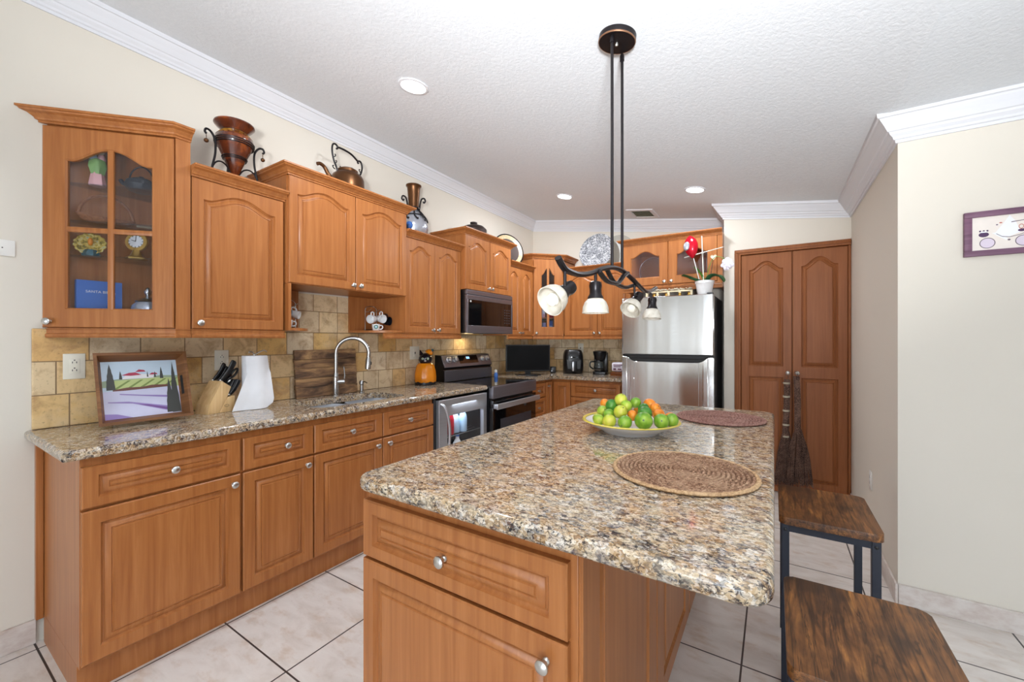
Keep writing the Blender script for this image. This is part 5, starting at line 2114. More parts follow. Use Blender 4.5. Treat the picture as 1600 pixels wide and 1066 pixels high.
for v_ in range(13):
    z = 1.231 - (1.231 - 0.9325) * v_ / 12
    yl = 1.128 + 0.003 * min(1, (1.231 - z) / 0.09) if z > 1.14 else 1.131 + (1.05 - 1.131) * (1.14 - z) / (1.14 - 0.9325)
    yr = 1.244 + (1.275 - 1.244) * (1.231 - z) / (1.231 - 0.963) if z > 0.963 else 1.275 - 0.05 * (0.963 - z) / 0.031
    row0, row1 = [], []
    for h in range(9):
        y = yl + (yr - yl) * h / 8
        off = math.sqrt(max(0.0632 ** 2 - min(abs(y - cy_), 0.063) ** 2, 0)) if z > 1.14 else math.sqrt(max(0.0632 ** 2 - min(abs(y - cy_), 0.045) ** 2, 0))
        x = cx_ + max(off, 0.035) + 0.002 + 0.004 * math.sin(h * 0.8 + v_ * 0.3) * v_ / 12 + 0.012 * (v_ / 12) ** 2
        row0.append((x, y, z))
        row1.append((x - 0.0012, y, z))
    g0.append(row0)
    g1.append(row1)
m.loft([a + b[::-1] for a, b in zip(g0, g1)])
m.build('hanging_sheet', 'paper', t)

# cutting board
t = thing('cutting_board', 'dark reclaimed plank board leaning behind the faucet', 'cutting board', (-2.655, 1.745, 0.9308), (0, math.radians(-5), 0))
m = MB()
z = 0
for i, hh in enumerate((0.07, 0.062, 0.068, 0.06, 0.066)):
    m.box(-0.019, 0.0 - (0.003 if i % 2 else 0), -0.235, 0.237, z + 0.0006, z + hh - 0.0006, 0.003)
    z += hh
m.build('planks', 'board', t)
m = MB()
m.box(-0.022, -0.0185, -0.236, 0.238, 0.06, 0.09)
m.box(-0.022, -0.0185, -0.236, 0.238, 0.24, 0.27)
m.build('battens', 'board', t)

# cat cookie jar
cx_, cy_ = -2.597, 2.635
z0 = 0.9306
t = thing('cookie_jar', 'orange pumpkin cookie jar with a black cat head lid', 'jar', (cx_, cy_, z0))
m = MB()
m.lathe([(0.085, 0), (0.09, 0.004), (0.09, 0.03), (0.08, 0.034)], (cx_, cy_, z0), seg=36)
m.build('base', 'catblack', t)
m = MB()
m.lathe([(0.088, 0.022), (0.094, 0.035), (0.094, 0.07), (0.089, 0.12), (0.076, 0.17), (0.06, 0.188), (0.04, 0.19)], (cx_, cy_, z0), seg=90, wob=lambda a, z: 0.035 * abs(math.cos(5 * a)) - 0.02 + (0.02 * math.sin(5 * a) if z < 0.03 else 0))
m.build('pumpkin', 'orange', t)
fd = Vector((0.68, -0.73, 0))
sd = Vector((0.73, 0.68, 0))
hc = Vector((cx_, cy_, z0 + 0.225))
m = MB()
m.sphere(hc, 0.058, 1, 1, 0.9, 24, 14)
for s in (-1, 1):
    m.lathe([(0.02, 0), (0.012, 0.024), (0.002, 0.045)], hc + sd * 0.034 * s + Vector((0, 0, 0.036)), sd * 0.3 * s + Vector((0, 0, 1)), 12)
hd = m.build('cat_head', 'catblack', t)
m = MB()
for s in (-1, 1):
    m.sphere(hc + fd * 0.05 + sd * 0.022 * s + Vector((0, 0, 0.004)), 0.0105, 1, 1, 1, 14, 8)
m.build('eyes', 'eye', hd)
m = MB()
for s in (-1, 1):
    m.sphere(hc + fd * 0.0585 + sd * 0.0225 * s + Vector((0, 0, 0.004)), 0.0045, 0.8, 0.8, 1.3, 10, 8)
m.build('pupils', 'catblack', hd)
m = MB()
m.sphere(hc + fd * 0.057 + Vector((0, 0, -0.014)), 0.008, 1.2, 1.2, 0.8, 12, 8)
m.build('muzzle', 'whitec', hd)
m = MB()
hp = hc + sd * 0.026 + Vector((0, 0, 0.046))
m.lathe([(0.028, 0), (0.034, 0.006), (0.03, 0.024), (0.012, 0.04), (0.001, 0.043)], hp, sd * 0.55 + Vector((0, 0, 1)), 30, wob=lambda a, z: 0.06 * math.cos(8 * a))
hat = m.build('pumpkin_cap', 'orange', hd)
m = MB()
m.sphere(hp + sd * 0.035 + Vector((0, 0, 0.03)), 0.013, 1, 1, 1, 12, 8)
m.build('pompom', 'teal', hd)


# outlets and switches


def outlet(F, u, w, label, W=0.072, H=0.116, style='duplex', mat='almond', name='wall_outlet', cat='outlet'):
    t = thing(name, label, cat, F.P(u, w, 0.0))
    m = MB()
    m.fbox(F, u - W / 2, u + W / 2, w - H / 2, w + H / 2, 0.0004, 0.006, 0.002)
    m.build('cover_plate', mat, t)
    m = MB()
    if style == 'jack':
        m.fbox(F, u - 0.012, u + 0.008, w - 0.008, w + 0.008, 0.0055, 0.009, 0.001)
    else:
        m.fbox(F, u - 0.017, u + 0.017, w - 0.034, w + 0.034, 0.0055, 0.0085, 0.001)
    o = m.build('insert', mat, t)
    m = MB()
    if style == 'duplex':
        for dz in (-0.018, 0.018):
            m.fbox(F, u - 0.008, u - 0.0055, w + dz - 0.004, w + dz + 0.004, 0.0083, 0.0088)
            m.fbox(F, u + 0.0055, u + 0.008, w + dz - 0.004, w + dz + 0.004, 0.0083, 0.0088)
            m.fbox(F, u - 0.0025, u + 0.0025, w + dz + 0.008, w + dz + 0.012, 0.0083, 0.0088)
    elif style == 'jack':
        m.fbox(F, u - 0.006, u + 0.003, w - 0.004, w + 0.004, 0.009, 0.0095)
        m.fbox(F, u + 0.022, u + 0.026, w - 0.002, w + 0.002, 0.0058, 0.0068)
    else:
        m.fbox(F, u - 0.004, u + 0.004, w - 0.01, w + 0.01, 0.0083, 0.012, 0.001)
    m.build('slots', 'dark', o)
    return t


FW = Frame((XL + e, 0, 0), (0, 1))
outlet(FW, 0.499, 1.201, 'cream outlet on the tiles left of the vineyard tray')
outlet(FW, 1.094, 1.205, 'cream outlet on the tiles behind the knife block')
outlet(FW, 2.61, 1.208, 'cream outlet on the tiles behind the cat cookie jar', W=0.11, style='switch')
FBk = Frame((0, YB - e, 0), (1, 0))
outlet(FBk, -2.03, 1.225, 'cream switch plate on the back tiles behind the air fryer', style='switch')
outlet(FBk, -1.475, 1.21, 'cream outlet on the back tiles beside the fridge', H=0.12)
outlet(Frame((XL, 0, 0), (0, 1)), 0.268, 1.708, 'white jack plate low on the plain wall left of the display cabinet', W=0.118, H=0.068, style='jack', mat='white', name='wall_jack', cat='wall plate')
outlet(Frame((XR, 0, 0), (0, -1)), -3.445, 0.425, 'white outlet low on the grey passage wall', mat='white')

# framed picture on the wall at the right
FPc = Frame((0.75, YF, 0), (1, 0))
pw, ph, pz = 0.282, 0.206, 1.710
t = thing('framed_picture', 'plum-framed picture of a white dress riding a bicycle', 'picture', (0.89, YF, pz))
m = MB()
bw = 0.026
m.fbox(FPc, 0, pw, pz, pz + bw, 0.0006, 0.02, 0.002)
m.fbox(FPc, 0, pw, pz + ph - bw, pz + ph, 0.0006, 0.02, 0.002)
m.fbox(FPc, 0, bw, pz + bw, pz + ph - bw, 0.0006, 0.02, 0.002)
m.fbox(FPc, pw - bw, pw, pz + bw, pz + ph - bw, 0.0006, 0.02, 0.002)
m.build('frame', 'mauve', t)
pal2 = {'paper': (244, 234, 224), 'white': (248, 248, 250), 'line': (108, 92, 100), 'plum': (74, 40, 84), 'lilac': (226, 212, 226), 'rust': (196, 110, 90)}
k2 = list(pal2)
pm2 = [plain('print_' + k, pal2[k], 0.5) for k in k2]
m = MB()
lay2 = [0]
iw, ih = pw - 2 * bw, ph - 2 * bw


def art2(key, pts):
    m.mi = k2.index(key)
    lay2[0] += 1
    m.poly([FPc.P(bw + u * iw, pz + bw + v_ * ih, 0.008 + lay2[0] * 0.00005) for u, v_ in pts])


def ring2(key, u, v_, ru, rv, w=0.16):
    n = 28
    for i in range(n):
        a, b = 2 * PI * i / n, 2 * PI * (i + 1) / n
        art2(key, [(u + ru * math.cos(a), v_ + rv * math.sin(a)), (u + ru * math.cos(b), v_ + rv * math.sin(b)), (u + ru * (1 - w) * math.cos(b), v_ + rv * (1 - w) * math.sin(b)), (u + ru * (1 - w) * math.cos(a), v_ + rv * (1 - w) * math.sin(a))])
        lay2[0] -= 1
    lay2[0] += 1


def disc2(key, u, v_, ru, rv, n=20):
    art2(key, [(u + ru * math.cos(2 * PI * i / n), v_ + rv * math.sin(2 * PI * i / n)) for i in range(n)])


art2('paper', [(0, 0), (1, 0), (1, 1), (0, 1)])
for cu in (0.22, 0.70):
    disc2('lilac', cu, 0.21, 0.105, 0.15)
    ring2('line', cu, 0.21, 0.11, 0.16, 0.12)
art2('white', [(0.32, 0.48), (0.42, 0.72), (0.52, 0.98), (0.6, 0.78), (0.66, 0.46), (0.5, 0.34), (0.4, 0.40)])
art2('white', [(0.28, 0.5), (0.36, 0.5), (0.5, 0.3), (0.47, 0.26)])
for a, b in (((0.34, 0.46), (0.42, 0.36)), ((0.42, 0.36), (0.52, 0.33)), ((0.52, 0.33), (0.64, 0.37)), ((0.64, 0.37), (0.76, 0.44))):
    art2('line', [(a[0], a[1]), (b[0], b[1]), (b[0], b[1] + 0.018), (a[0], a[1] + 0.018)])
disc2('plum', 0.17, 0.47, 0.072, 0.075)
for k in range(3):
    disc2('plum', 0.12 + 0.05 * k, 0.58, 0.016, 0.025)
art2('white', [(0.115, 0.53), (0.225, 0.53), (0.21, 0.57), (0.13, 0.57)])
disc2('plum', 0.68, 0.51, 0.055, 0.04)
disc2('plum', 0.725, 0.53, 0.03, 0.045)
ring2('rust', 0.67, 0.62, 0.035, 0.07, 0.25)
disc2('rust', 0.40, 0.78, 0.022, 0.018)
disc2('rust', 0.77, 0.68, 0.02, 0.025)
disc2('plum', 0.35, 0.73, 0.015, 0.015)
disc2('line', 0.51, 0.26, 0.02, 0.025)
art2('line', [(0.54, 0.76), (0.76, 0.80), (0.76, 0.815), (0.54, 0.785)])
m.build('print', pm2, t, smooth=False)

# ------------------------------------------------------------------ on top of the wall cabinets
TL, TH_ = LOW - 0.0199, HIGH - 0.0199          # tops the objects stand on
vd = Vector((0.83, -0.55, 0))                 # roughly towards the room
sd = Vector((0.55, 0.83, 0))

# lacquered urn in an iron stand
ux, uy = -2.545, 1.093
t = thing('urn', 'tall pointed brown lacquer urn held in a scrolled iron stand', 'urn', (ux, uy, TL))
m = MB()
m.lathe([(0.006, 0.072), (0.012, 0.078), (0.044, 0.155), (0.083, 0.245), (0.094, 0.262), (0.094, 0.278)], (ux, uy, TL), seg=40)
m.lathe([(0.094, 0.278), (0.088, 0.298), (0.07, 0.318), (0.06, 0.326), (0.066, 0.334), (0.09, 0.356), (0.098, 0.366), (0.097, 0.373), (0.09, 0.372), (0.05, 0.335), (0.04, 0.3)], (ux, uy, TL), seg=40, cap0=False)
m.build('body', 'urn', t)
m = MB()
m.lathe([(0.0885, 0.2985), (0.0715, 0.319), (0.0615, 0.327), (0.0605, 0.326), (0.0705, 0.3175), (0.0875, 0.297)], (ux, uy, TL), seg=40, cap0=False, cap1=False)
m.build('painted_band', 'urnband', t)
m = MB()
for r, z in ((0.0955, 0.272), (0.095, 0.262), (0.0925, 0.252), (0.0605, 0.185), (0.0565, 0.176), (0.062, 0.326)):
    m.lathe([(r - 0.003, z - 0.003), (r + 0.001, z - 0.0025), (r + 0.002, z), (r + 0.001, z + 0.0025), (r - 0.003, z + 0.003)], (ux, uy, TL), seg=40, cap0=False, cap1=False)
m.build('dark_rings', 'bronze', t)
for k, a in enumerate((PI / 2 - 0.12, -PI / 2 + 0.12, PI)):
    dv = Vector((math.cos(a), math.sin(a), 0))
    c = Vector((ux, uy, TL))
    m = MB()
    P_ = [(0.142, 0.262), (0.150, 0.272), (0.143, 0.288), (0.124, 0.285), (0.106, 0.262), (0.098, 0.23), (0.100, 0.17), (0.113, 0.105), (0.124, 0.04), (0.132, 0.008), (0.148, 0.006), (0.152, 0.02)]
    if k == 2:
        P_ = [(max(0.1, r * 0.75), z) if z > 0.2 else (r * 0.78, z) for r, z in P_]
    m.tube(smoothpath([c + dv * r + Vector((0, 0, z)) for r, z in P_], 5), 0.0058, 8)
    q = 0.78 if k == 2 else 1.0
    m.tube(smoothpath([c + dv * r * q + Vector((0, 0, z)) for r, z in ((0.122, 0.075), (0.10, 0.125), (0.072, 0.142), (0.042, 0.13), (0.02, 0.095), (0.008, 0.07))], 5), 0.0042, 8)
    lg = m.build('stand_leg', 'bronze', t)
    m = MB()
    if k < 2:
        m.cyl(c + dv * 0.143 + Vector((0, 0, 0.235)), c + dv * 0.143 + Vector((0, 0, 0.262)), 0.0016, seg=6)
        m.sphere(c + dv * 0.143 + Vector((0, 0, 0.226)), 0.0115, 1, 1, 1, 14, 10)
        m.build('hanging_bead', 'copper', lg)
    else:
        m.bm.free()

# copper kettle
kx, ky = -2.525, 1.80
t = thing('kettle', 'aged copper kettle with a tall ornate handle and long spout', 'kettle', (kx, ky, TH_))
m = MB()
m.lathe([(0.098, 0.0003), (0.108, 0.01), (0.114, 0.06), (0.11, 0.135), (0.098, 0.162), (0.074, 0.18), (0.066, 0.185), (0.068, 0.2), (0.05, 0.212), (0.014, 0.217), (0.012, 0.227), (0.001, 0.23)], (kx, ky, TH_), seg=40)
m.build('body', 'copper', t)
m = MB()
K = lambda y, z, x=0.0: Vector((kx + x, ky + y, TH_ + z))
m.tube(smoothpath([K(-0.09, 0.085), K(-0.125, 0.10), K(-0.15, 0.13), K(-0.175, 0.165), K(-0.205, 0.178), K(-0.226, 0.170)], 6), [0.02] * 6 + [0.016] * 6 + [0.013] * 6 + [0.0115] * 6 + [0.011] * 6 + [0.012], 12)
m.build('spout', 'copper', t)
m = MB()
m.tube(smoothpath([K(-0.08, 0.172), K(-0.086, 0.195), K(-0.105, 0.235), K(-0.118, 0.285), K(-0.118, 0.33), K(-0.105, 0.35), K(-0.085, 0.347), K(-0.078, 0.33), K(-0.088, 0.322)], 5), 0.0062, 8)
m.tube(smoothpath([K(0.085, 0.165), K(0.095, 0.19), K(0.112, 0.225), K(0.12, 0.265), K(0.112, 0.297), K(0.095, 0.305), K(0.082, 0.293), K(0.09, 0.283)], 5), 0.0062, 8)
m.tube(smoothpath([K(-0.08, 0.338), K(-0.03, 0.338), K(0.03, 0.328), K(0.086, 0.297)], 6), 0.0068, 10)
for (y, z, s) in ((-0.11, 0.27, 1), (-0.102, 0.23, 1), (0.112, 0.235, -1), (-0.07, 0.2, 1), (-0.098, 0.19, -1)):
    m.tube(smoothpath([K(y, z - 0.01), K(y + 0.012 * s, z - 0.004), K(y + 0.017 * s, z + 0.008), K(y + 0.009 * s, z + 0.011)], 4), 0.0035, 6)
m.build('handle', 'bronze', t)

# tall vase with scrolled metal collar
vx, vy = -2.555, 2.455
t = thing('vase', 'silvery round vase with a tall brown metal neck and scroll handles', 'vase', (vx, vy, TL))
m = MB()
m.lathe([(0.06, 0.0003), (0.075, 0.006), (0.112, 0.06), (0.122, 0.11), (0.112, 0.16), (0.082, 0.21), (0.05, 0.245), (0.042, 0.26)], (vx, vy, TL), seg=44)
m.build('body', 'foil', t)
m = MB()
m.lathe([(0.036, 0.262), (0.046, 0.268), (0.044, 0.285), (0.043, 0.33), (0.05, 0.40), (0.054, 0.45), (0.064, 0.462), (0.064, 0.47), (0.056, 0.474), (0.046, 0.44), (0.036, 0.33)], (vx, vy, TL), seg=36, cap0=True)
m.build('neck', 'copper', t)
m = MB()
V = lambda s, z, o=0.0: Vector((vx, vy, TL + z)) + sd * s + vd * o
for s in (-1, 1):
    m.tube(smoothpath([V(0.05 * s, 0.285), V(0.056 * s, 0.33), V(0.068 * s, 0.365), V(0.09 * s, 0.372), V(0.098 * s, 0.35), V(0.086 * s, 0.335), V(0.08 * s, 0.347)], 5), 0.0065, 8)
m.lathe([(0.045, 0.262), (0.054, 0.268), (0.054, 0.278), (0.045, 0.284)], (vx, vy, TL), seg=30, cap0=False, cap1=False)
for k in range(9):
    a = 2 * PI * k / 9
    ca, sa = math.cos(a), math.sin(a)
    rr = lambda r, z, w=0.0: Vector((vx + r * math.cos(a + w), vy + r * math.sin(a + w), TL + z))
    m.tube(smoothpath([rr(0.046, 0.262), rr(0.068, 0.238), rr(0.098, 0.2), rr(0.113, 0.175, 0.12), rr(0.112, 0.165, 0.24), rr(0.108, 0.175, 0.26)], 5), 0.006, 7)
m.lathe([(0.085, 0.206), (0.0905, 0.208), (0.0885, 0.214), (0.083, 0.212)], (vx, vy, TL), seg=40, cap0=False, cap1=False)
m.build('scroll_collar', 'bronze', t)
m = MB()
m.sphere(V(-0.05, 0.105, 0.092), 0.036, 0.9, 0.9, 1.0, 16, 10)
m.build('blue_boss', 'bluebook', t)

# clay pot and pan lid above the microwave
t = thing('lidded_pot', 'dark hammered lidded pot above the microwave cabinet', 'pot', (-2.53, 3.24, TH_))
m = MB()
m.lathe([(0.1, 0.0003), (0.112, 0.01), (0.128, 0.09), (0.13, 0.105), (0.122, 0.107)], (-2.53, 3.24, TH_), seg=40)
m.build('pot', 'hammered', t)
m = MB()
m.lathe([(0.13, 0.107), (0.128, 0.115), (0.1, 0.142), (0.05, 0.158), (0.03, 0.16), (0.028, 0.17), (0.036, 0.175), (0.036, 0.186), (0.02, 0.19), (0.001, 0.19)], (-2.53, 3.24, TH_), seg=40)
m.build('lid', 'hammered', t)
t = thing('casserole_dish', 'low grey lidded dish right of the hammered pot', 'dish', (-2.52, 3.53, TH_))
m = MB()
m.lathe([(0.07, 0.0003), (0.082, 0.01), (0.085, 0.05), (0.08, 0.052)], (-2.52, 3.53, TH_), seg=36)
m.build('dish', 'graphite', t)
m = MB()
m.lathe([(0.087, 0.052), (0.085, 0.06), (0.06, 0.078), (0.025, 0.086), (0.022, 0.095), (0.026, 0.103), (0.012, 0.107), (0.001, 0.107)], (-2.52, 3.53, TH_), seg=36)
m.build('lid', 'graphite', t)


M['greyplate'] = plain('grey_stoneware', (176, 172, 160), 0.25)


def leaning_plate(name, label, c, nrm, r, mats, prof_k=1.0):
    nrm = Vector(nrm).normalized()
    c = Vector(c)
    t = thing(name, label, 'plate', c)
    m = MB()
    m.lathe([(0.001, 0.0), (r * 0.62, 0.0), (r * 0.7, 0.004), (r * 0.985, 0.016), (r, 0.0165), (r, 0.021), (r * 0.985, 0.0215), (r * 0.93, 0.0205)], c, nrm, 56, cap1=False)
    m.build('rim', mats[0], t)
    m = MB()
    m.lathe([(r * 0.93, 0.0205), (r * 0.72, 0.0095)], c, nrm, 56, cap0=False, cap1=False)
    m.build('border', mats[1], t)
    m = MB()
    m.lathe([(r * 0.72, 0.0095), (r * 0.64, 0.0055), (0.001, 0.0052)], c, nrm, 56, cap0=False)
    m.build('center', mats[2], t)
    return t


leaning_plate('decorative_plate', 'black-rimmed plate with a tan border leaning in the corner by the microwave', (-2.575, 3.93, TL + 0.195), (0.86, -0.42, 0.22), 0.2, ('catblack', 'tanrim', 'hammered'))
leaning_plate('decorative_plate', 'large grey and white floral platter standing on the back cabinets', (-1.76, 4.60, TL + 0.212), (-0.05, -1, 0.20), 0.215, ('floral', 'floral', 'floral'))
leaning_plate('decorative_plate', 'plain grey plate half hidden behind the floral platter', (-1.54, 4.70, TL + 0.198), (0.0, -1, 0.12), 0.2, ('greyplate', 'greyplate', 'greyplate'))
t = thing('plate_stand', 'small black wire stand under the floral platter', 'stand', (-1.76, 4.56, TL))
for s in (-0.11, 0.11):
    m = MB()
    m.tube(smoothpath([(-1.76 + s, 4.72, TL + 0.006), (-1.76 + s, 4.53, TL + 0.006), (-1.76 + s, 4.50, TL + 0.02), (-1.76 + s, 4.505, TL + 0.045)], 5), 0.0045, 7)
    m.build('foot', 'bronze', t)

# ------------------------------------------------------------------ inside the display cabinet
z1s, z2s, z3s = 2.0363, 1.8663, 1.7083
t = thing('figurine', 'painted couple figurine on the top glass shelf', 'figurine', (-2.652, 0.563, z1s))
fx_, fy_ = -2.655, 0.565
m = MB()
m.lathe([(0.026, 0.0003), (0.028, 0.006), (0.022, 0.05), (0.018, 0.07)], (fx_, fy_, z1s), seg=18, wob=lambda a, z: 0.1 * math.sin(6 * a))
m.build('skirt', 'pink', t)
m = MB()
m.lathe([(0.022, 0.055), (0.03, 0.09), (0.026, 0.12), (0.014, 0.128)], (fx_, fy_, z1s), seg=18, wob=lambda a, z: 0.12 * math.sin(5 * a + z * 30))
m.build('green_shawl', 'green', t)
for s, mt in ((-1, 'skyblue'), (1, 'pink')):
    m = MB()
    m.lathe([(0.012, 0.115), (0.015, 0.13), (0.009, 0.15)], (fx_, fy_ + 0.014 * s, z1s), seg=14)
    bo = m.build('bodice', mt, t)
    m = MB()
    m.sphere((fx_, fy_ + 0.014 * s, z1s + 0.162), 0.010, seg=12, rings=8)
    m.build('head', 'cream', bo)
    m = MB()
    m.lathe([(0.013, 0.169), (0.012, 0.172), (0.008, 0.178), (0.001, 0.180)], (fx_, fy_ + 0.014 * s, z1s), seg=14)
    m.build('hat', 'straw', bo)

tx, ty = -2.59, 0.705
t = thing('teapot', 'black cast-iron teapot on the top glass shelf', 'teapot', (tx, ty, z1s))
m = MB()
m.lathe([(0.03, 0.0003), (0.05, 0.006), (0.064, 0.03), (0.056, 0.052), (0.03, 0.066), (0.012, 0.07), (0.008, 0.078), (0.001, 0.08)], (tx, ty, z1s), seg=32)
m.build('body', 'iron', t)
wd_ = Vector((-0.68, -0.73, 0))
m = MB()
c = Vector((tx, ty, z1s))
m.tube(smoothpath([c + wd_ * 0.055 + Vector((0, 0, 0.03)), c + wd_ * 0.075 + Vector((0, 0, 0.042)), c + wd_ * 0.085 + Vector((0, 0, 0.055))], 5), 0.009, 10)
m.build('spout', 'iron', t)
m = MB()
m.tube([c + wd_ * (0.05 * math.cos(a * PI / 14)) + Vector((0, 0, 0.05 + 0.075 * math.sin(a * PI / 14))) for a in range(15)], 0.0035, 8)
m.build('handle', 'bronze', t)

bx, by = -2.665, 0.60
t = thing('basket', 'brown boat-shaped basket with a tall arched handle on the second shelf', 'basket', (bx, by, z2s))
m = MB()
rings = []
for z, s in ((0.0003, 0.55), (0.012, 0.85), (0.03, 1.0), (0.03, 0.93), (0.014, 0.78), (0.004, 0.5)):
    rings.append([(bx + 0.026 * s * math.cos(a * PI / 14), by + 0.105 * s * math.sin(a * PI / 14), z2s + z + 0.008 * abs(math.sin(a * PI / 14)) * (z > 0.02)) for a in range(28)])
m.loft(rings)
m.build('bowl', 'wicker', t)
m = MB()
m.tube([(bx, by + 0.095 * math.cos(a * PI / 20), z2s + 0.03 + 0.105 * math.sin(a * PI / 20)) for a in range(21)], 0.006, 8)
m.build('handle', 'wicker', t)
t = thing('letter_opener', 'pale bone-handled blade lying right on the second shelf', 'letter opener', (-2.58, 0.74, z2s))
m = MB()
m.tube([(-2.60, 0.69, z2s + 0.006), (-2.58, 0.73, z2s + 0.006), (-2.565, 0.76, z2s + 0.005)], [0.005, 0.006, 0.003], 8)
m.build('handle', 'cream', t)
m = MB()
m.tube([(-2.565, 0.76, z2s + 0.005), (-2.53, 0.80, z2s + 0.004)], [0.005, 0.002], 6, 0.3)
m.build('blade', 'steel', t)
# fluted turkey dish
t = thing('novelty_dish', 'fan-shaped painted bird dish on the third glass shelf', 'dish', (-2.665, 0.545, z3s))
m = MB()
dn = Vector((0.8, -0.35, 0.35)).normalized()
dc = Vector((-2.675, 0.548, z3s + 0.052))
m.lathe([(0.001, 0), (0.03, 0.0), (0.054, 0.014), (0.0555, 0.016), (0.052, 0.017), (0.028, 0.004), (0.001, 0.003)], dc, dn, 40, wob=lambda a, z: 0.05 * math.cos(14 * a))
tn = NT('feather_glaze').set(rough=0.2)
fz = tn.noise(tn.coords(), 70, 3)
tn.col(tn.ramp(fz, [(0.35, hexc(110, 100, 50)), (0.5, hexc(196, 168, 70)), (0.62, hexc(214, 196, 130)), (0.7, hexc(120, 160, 150))]))
M['feather'] = tn.m
m.build('fan_tail', 'feather', t)
m = MB()
m.lathe([(0.03, 0.0003), (0.032, 0.01), (0.02, 0.03)], (-2.66, 0.545, z3s), seg=18, wob=lambda a, z: 0.1 * math.cos(8 * a))
m.build('foot', 'teal', t)
m = MB()
m.sphere(dc + dn * 0.012 + Vector((0, 0, 0.012)), 0.009, 1, 1, 2.0, 12, 8)
m.build('bird_body', 'orange', t)
# mantel clock figure
cxk, cyk = -2.60, 0.69
t = thing('mantel_clock', 'small gilt clock with a round white face on the third glass shelf', 'clock', (cxk, cyk, z3s))
m = MB()
m.lathe([(0.04, 0.0003), (0.042, 0.008), (0.026, 0.02), (0.014, 0.05)], (cxk, cyk, z3s), seg=20, wob=lambda a, z: 0.1 * math.sin(5 * a))
cn = Vector((0.72, -0.66, 0.12)).normalized()
ck = Vector((cxk, cyk, z3s + 0.088))
m.lathe([(0.001, -0.02), (0.042, -0.016), (0.047, 0.0), (0.044, 0.006), (0.036, 0.007)], ck, cn, 36)
m.build('case', 'gold', t)
m = MB()
m.lathe([(0.037, 0.0068), (0.001, 0.0078)], ck, cn, 36, cap0=False)
fo = m.build('dial', 'clockface', t)
m = MB()
qx = Vector((0.66, 0.72, 0))
qz = cn.cross(qx) * -1
if qz.z < 0:
    qz = -qz
for a in range(12):
    d_ = qx * math.sin(a * PI / 6) + qz * math.cos(a * PI / 6)
    m.tube([ck + cn * 0.009 + d_ * 0.026, ck + cn * 0.0085 + d_ * 0.032], 0.0014, 6)
m.tube([ck + cn * 0.0095, ck + cn * 0.0095 - qx * 0.017 + qz * 0.006], 0.0014, 6)
m.tube([ck + cn * 0.0095, ck + cn * 0.0095 + qz * 0.024], 0.0012, 6)
m.build('hands_and_numerals', 'dark', fo)
t = thing('pipe', 'black tapered pipe beside the clock', 'pipe', (-2.55, 0.79, z3s))
m = MB()
m.tube(smoothpath([(-2.56, 0.763, z3s + 0.02), (-2.53, 0.785, z3s + 0.013), (-2.505, 0.803, z3s + 0.008)], 4), 0.0065, 8)
m.build('stem', 'black', t)
m = MB()
m.lathe([(0.012, 0.0003), (0.014, 0.02), (0.013, 0.035), (0.009, 0.034)], (-2.565, 0.755, z3s), seg=14)
m.build('pipe_bowl', 'black', t)
# blue book
zb_ = Z0 + 0.0185
t = thing('book', 'blue hardcover Santa Biblia standing on the cabinet floor', 'book', (-2.68, 0.578, zb_))
m = MB()
m.box(-2.696, -2.692, 0.502, 0.652, zb_, zb_ + 0.205, 0.001)
m.box(-2.664, -2.660, 0.502, 0.652, zb_, zb_ + 0.205, 0.001)
m.box(-2.696, -2.660, 0.498, 0.502, zb_, zb_ + 0.205, 0.001)
m.build('cover', 'bluebook', t)
m = MB()
m.box(-2.692, -2.664, 0.503, 0.649, zb_ + 0.003, zb_ + 0.202)
m.build('pages', 'cream', t)
fc = bpy.data.curves.new('title', 'FONT')
fc.body = 'SANTA BIBLIA'
fc.size = 0.0165
fc.extrude = 0.0003
fc.align_x = 'CENTER'
fc.materials.append(M['white'])
tmp = bpy.data.objects.new('title_curve', fc)
COL.objects.link(tmp)
bpy.context.view_layer.update()
me = bpy.data.meshes.new_from_object(tmp.evaluated_get(bpy.context.evaluated_depsgraph_get()))
bpy.data.objects.remove(tmp)
fo = bpy.data.objects.new('title_lettering', me)
COL.objects.link(fo)
fo.parent = t
fo.location = (-2.6597 + 2.68, 0.0, 0.148)
fo.rotation_euler = (PI / 2, 0, PI / 2)
# lidded glass bowl
gx, gy = -2.575, 0.725
t = thing('candy_bowl', 'silvery glass bowl with a knobbed lid on the cabinet floor', 'bowl', (gx, gy, zb_))
m = MB()
m.lathe([(0.025, 0.0003), (0.03, 0.006), (0.055, 0.035), (0.064, 0.065), (0.06, 0.095), (0.045, 0.112), (0.041, 0.11), (0.055, 0.09), (0.058, 0.065), (0.048, 0.036), (0.02, 0.012)], (gx, gy, zb_), seg=48, wob=lambda a, z: 0.02 * math.cos(16 * a + z * 40))
m.build('bowl', 'foil', t)
m = MB()
m.lathe([(0.048, 0.113), (0.05, 0.117), (0.035, 0.13), (0.012, 0.137), (0.008, 0.145), (0.013, 0.155), (0.015, 0.165), (0.008, 0.182), (0.001, 0.186)], (gx, gy, zb_), seg=36)
m.build('lid', 'silver', t)

# ------------------------------------------------------------------ cup racks on the open shelves
zs = 1.3943


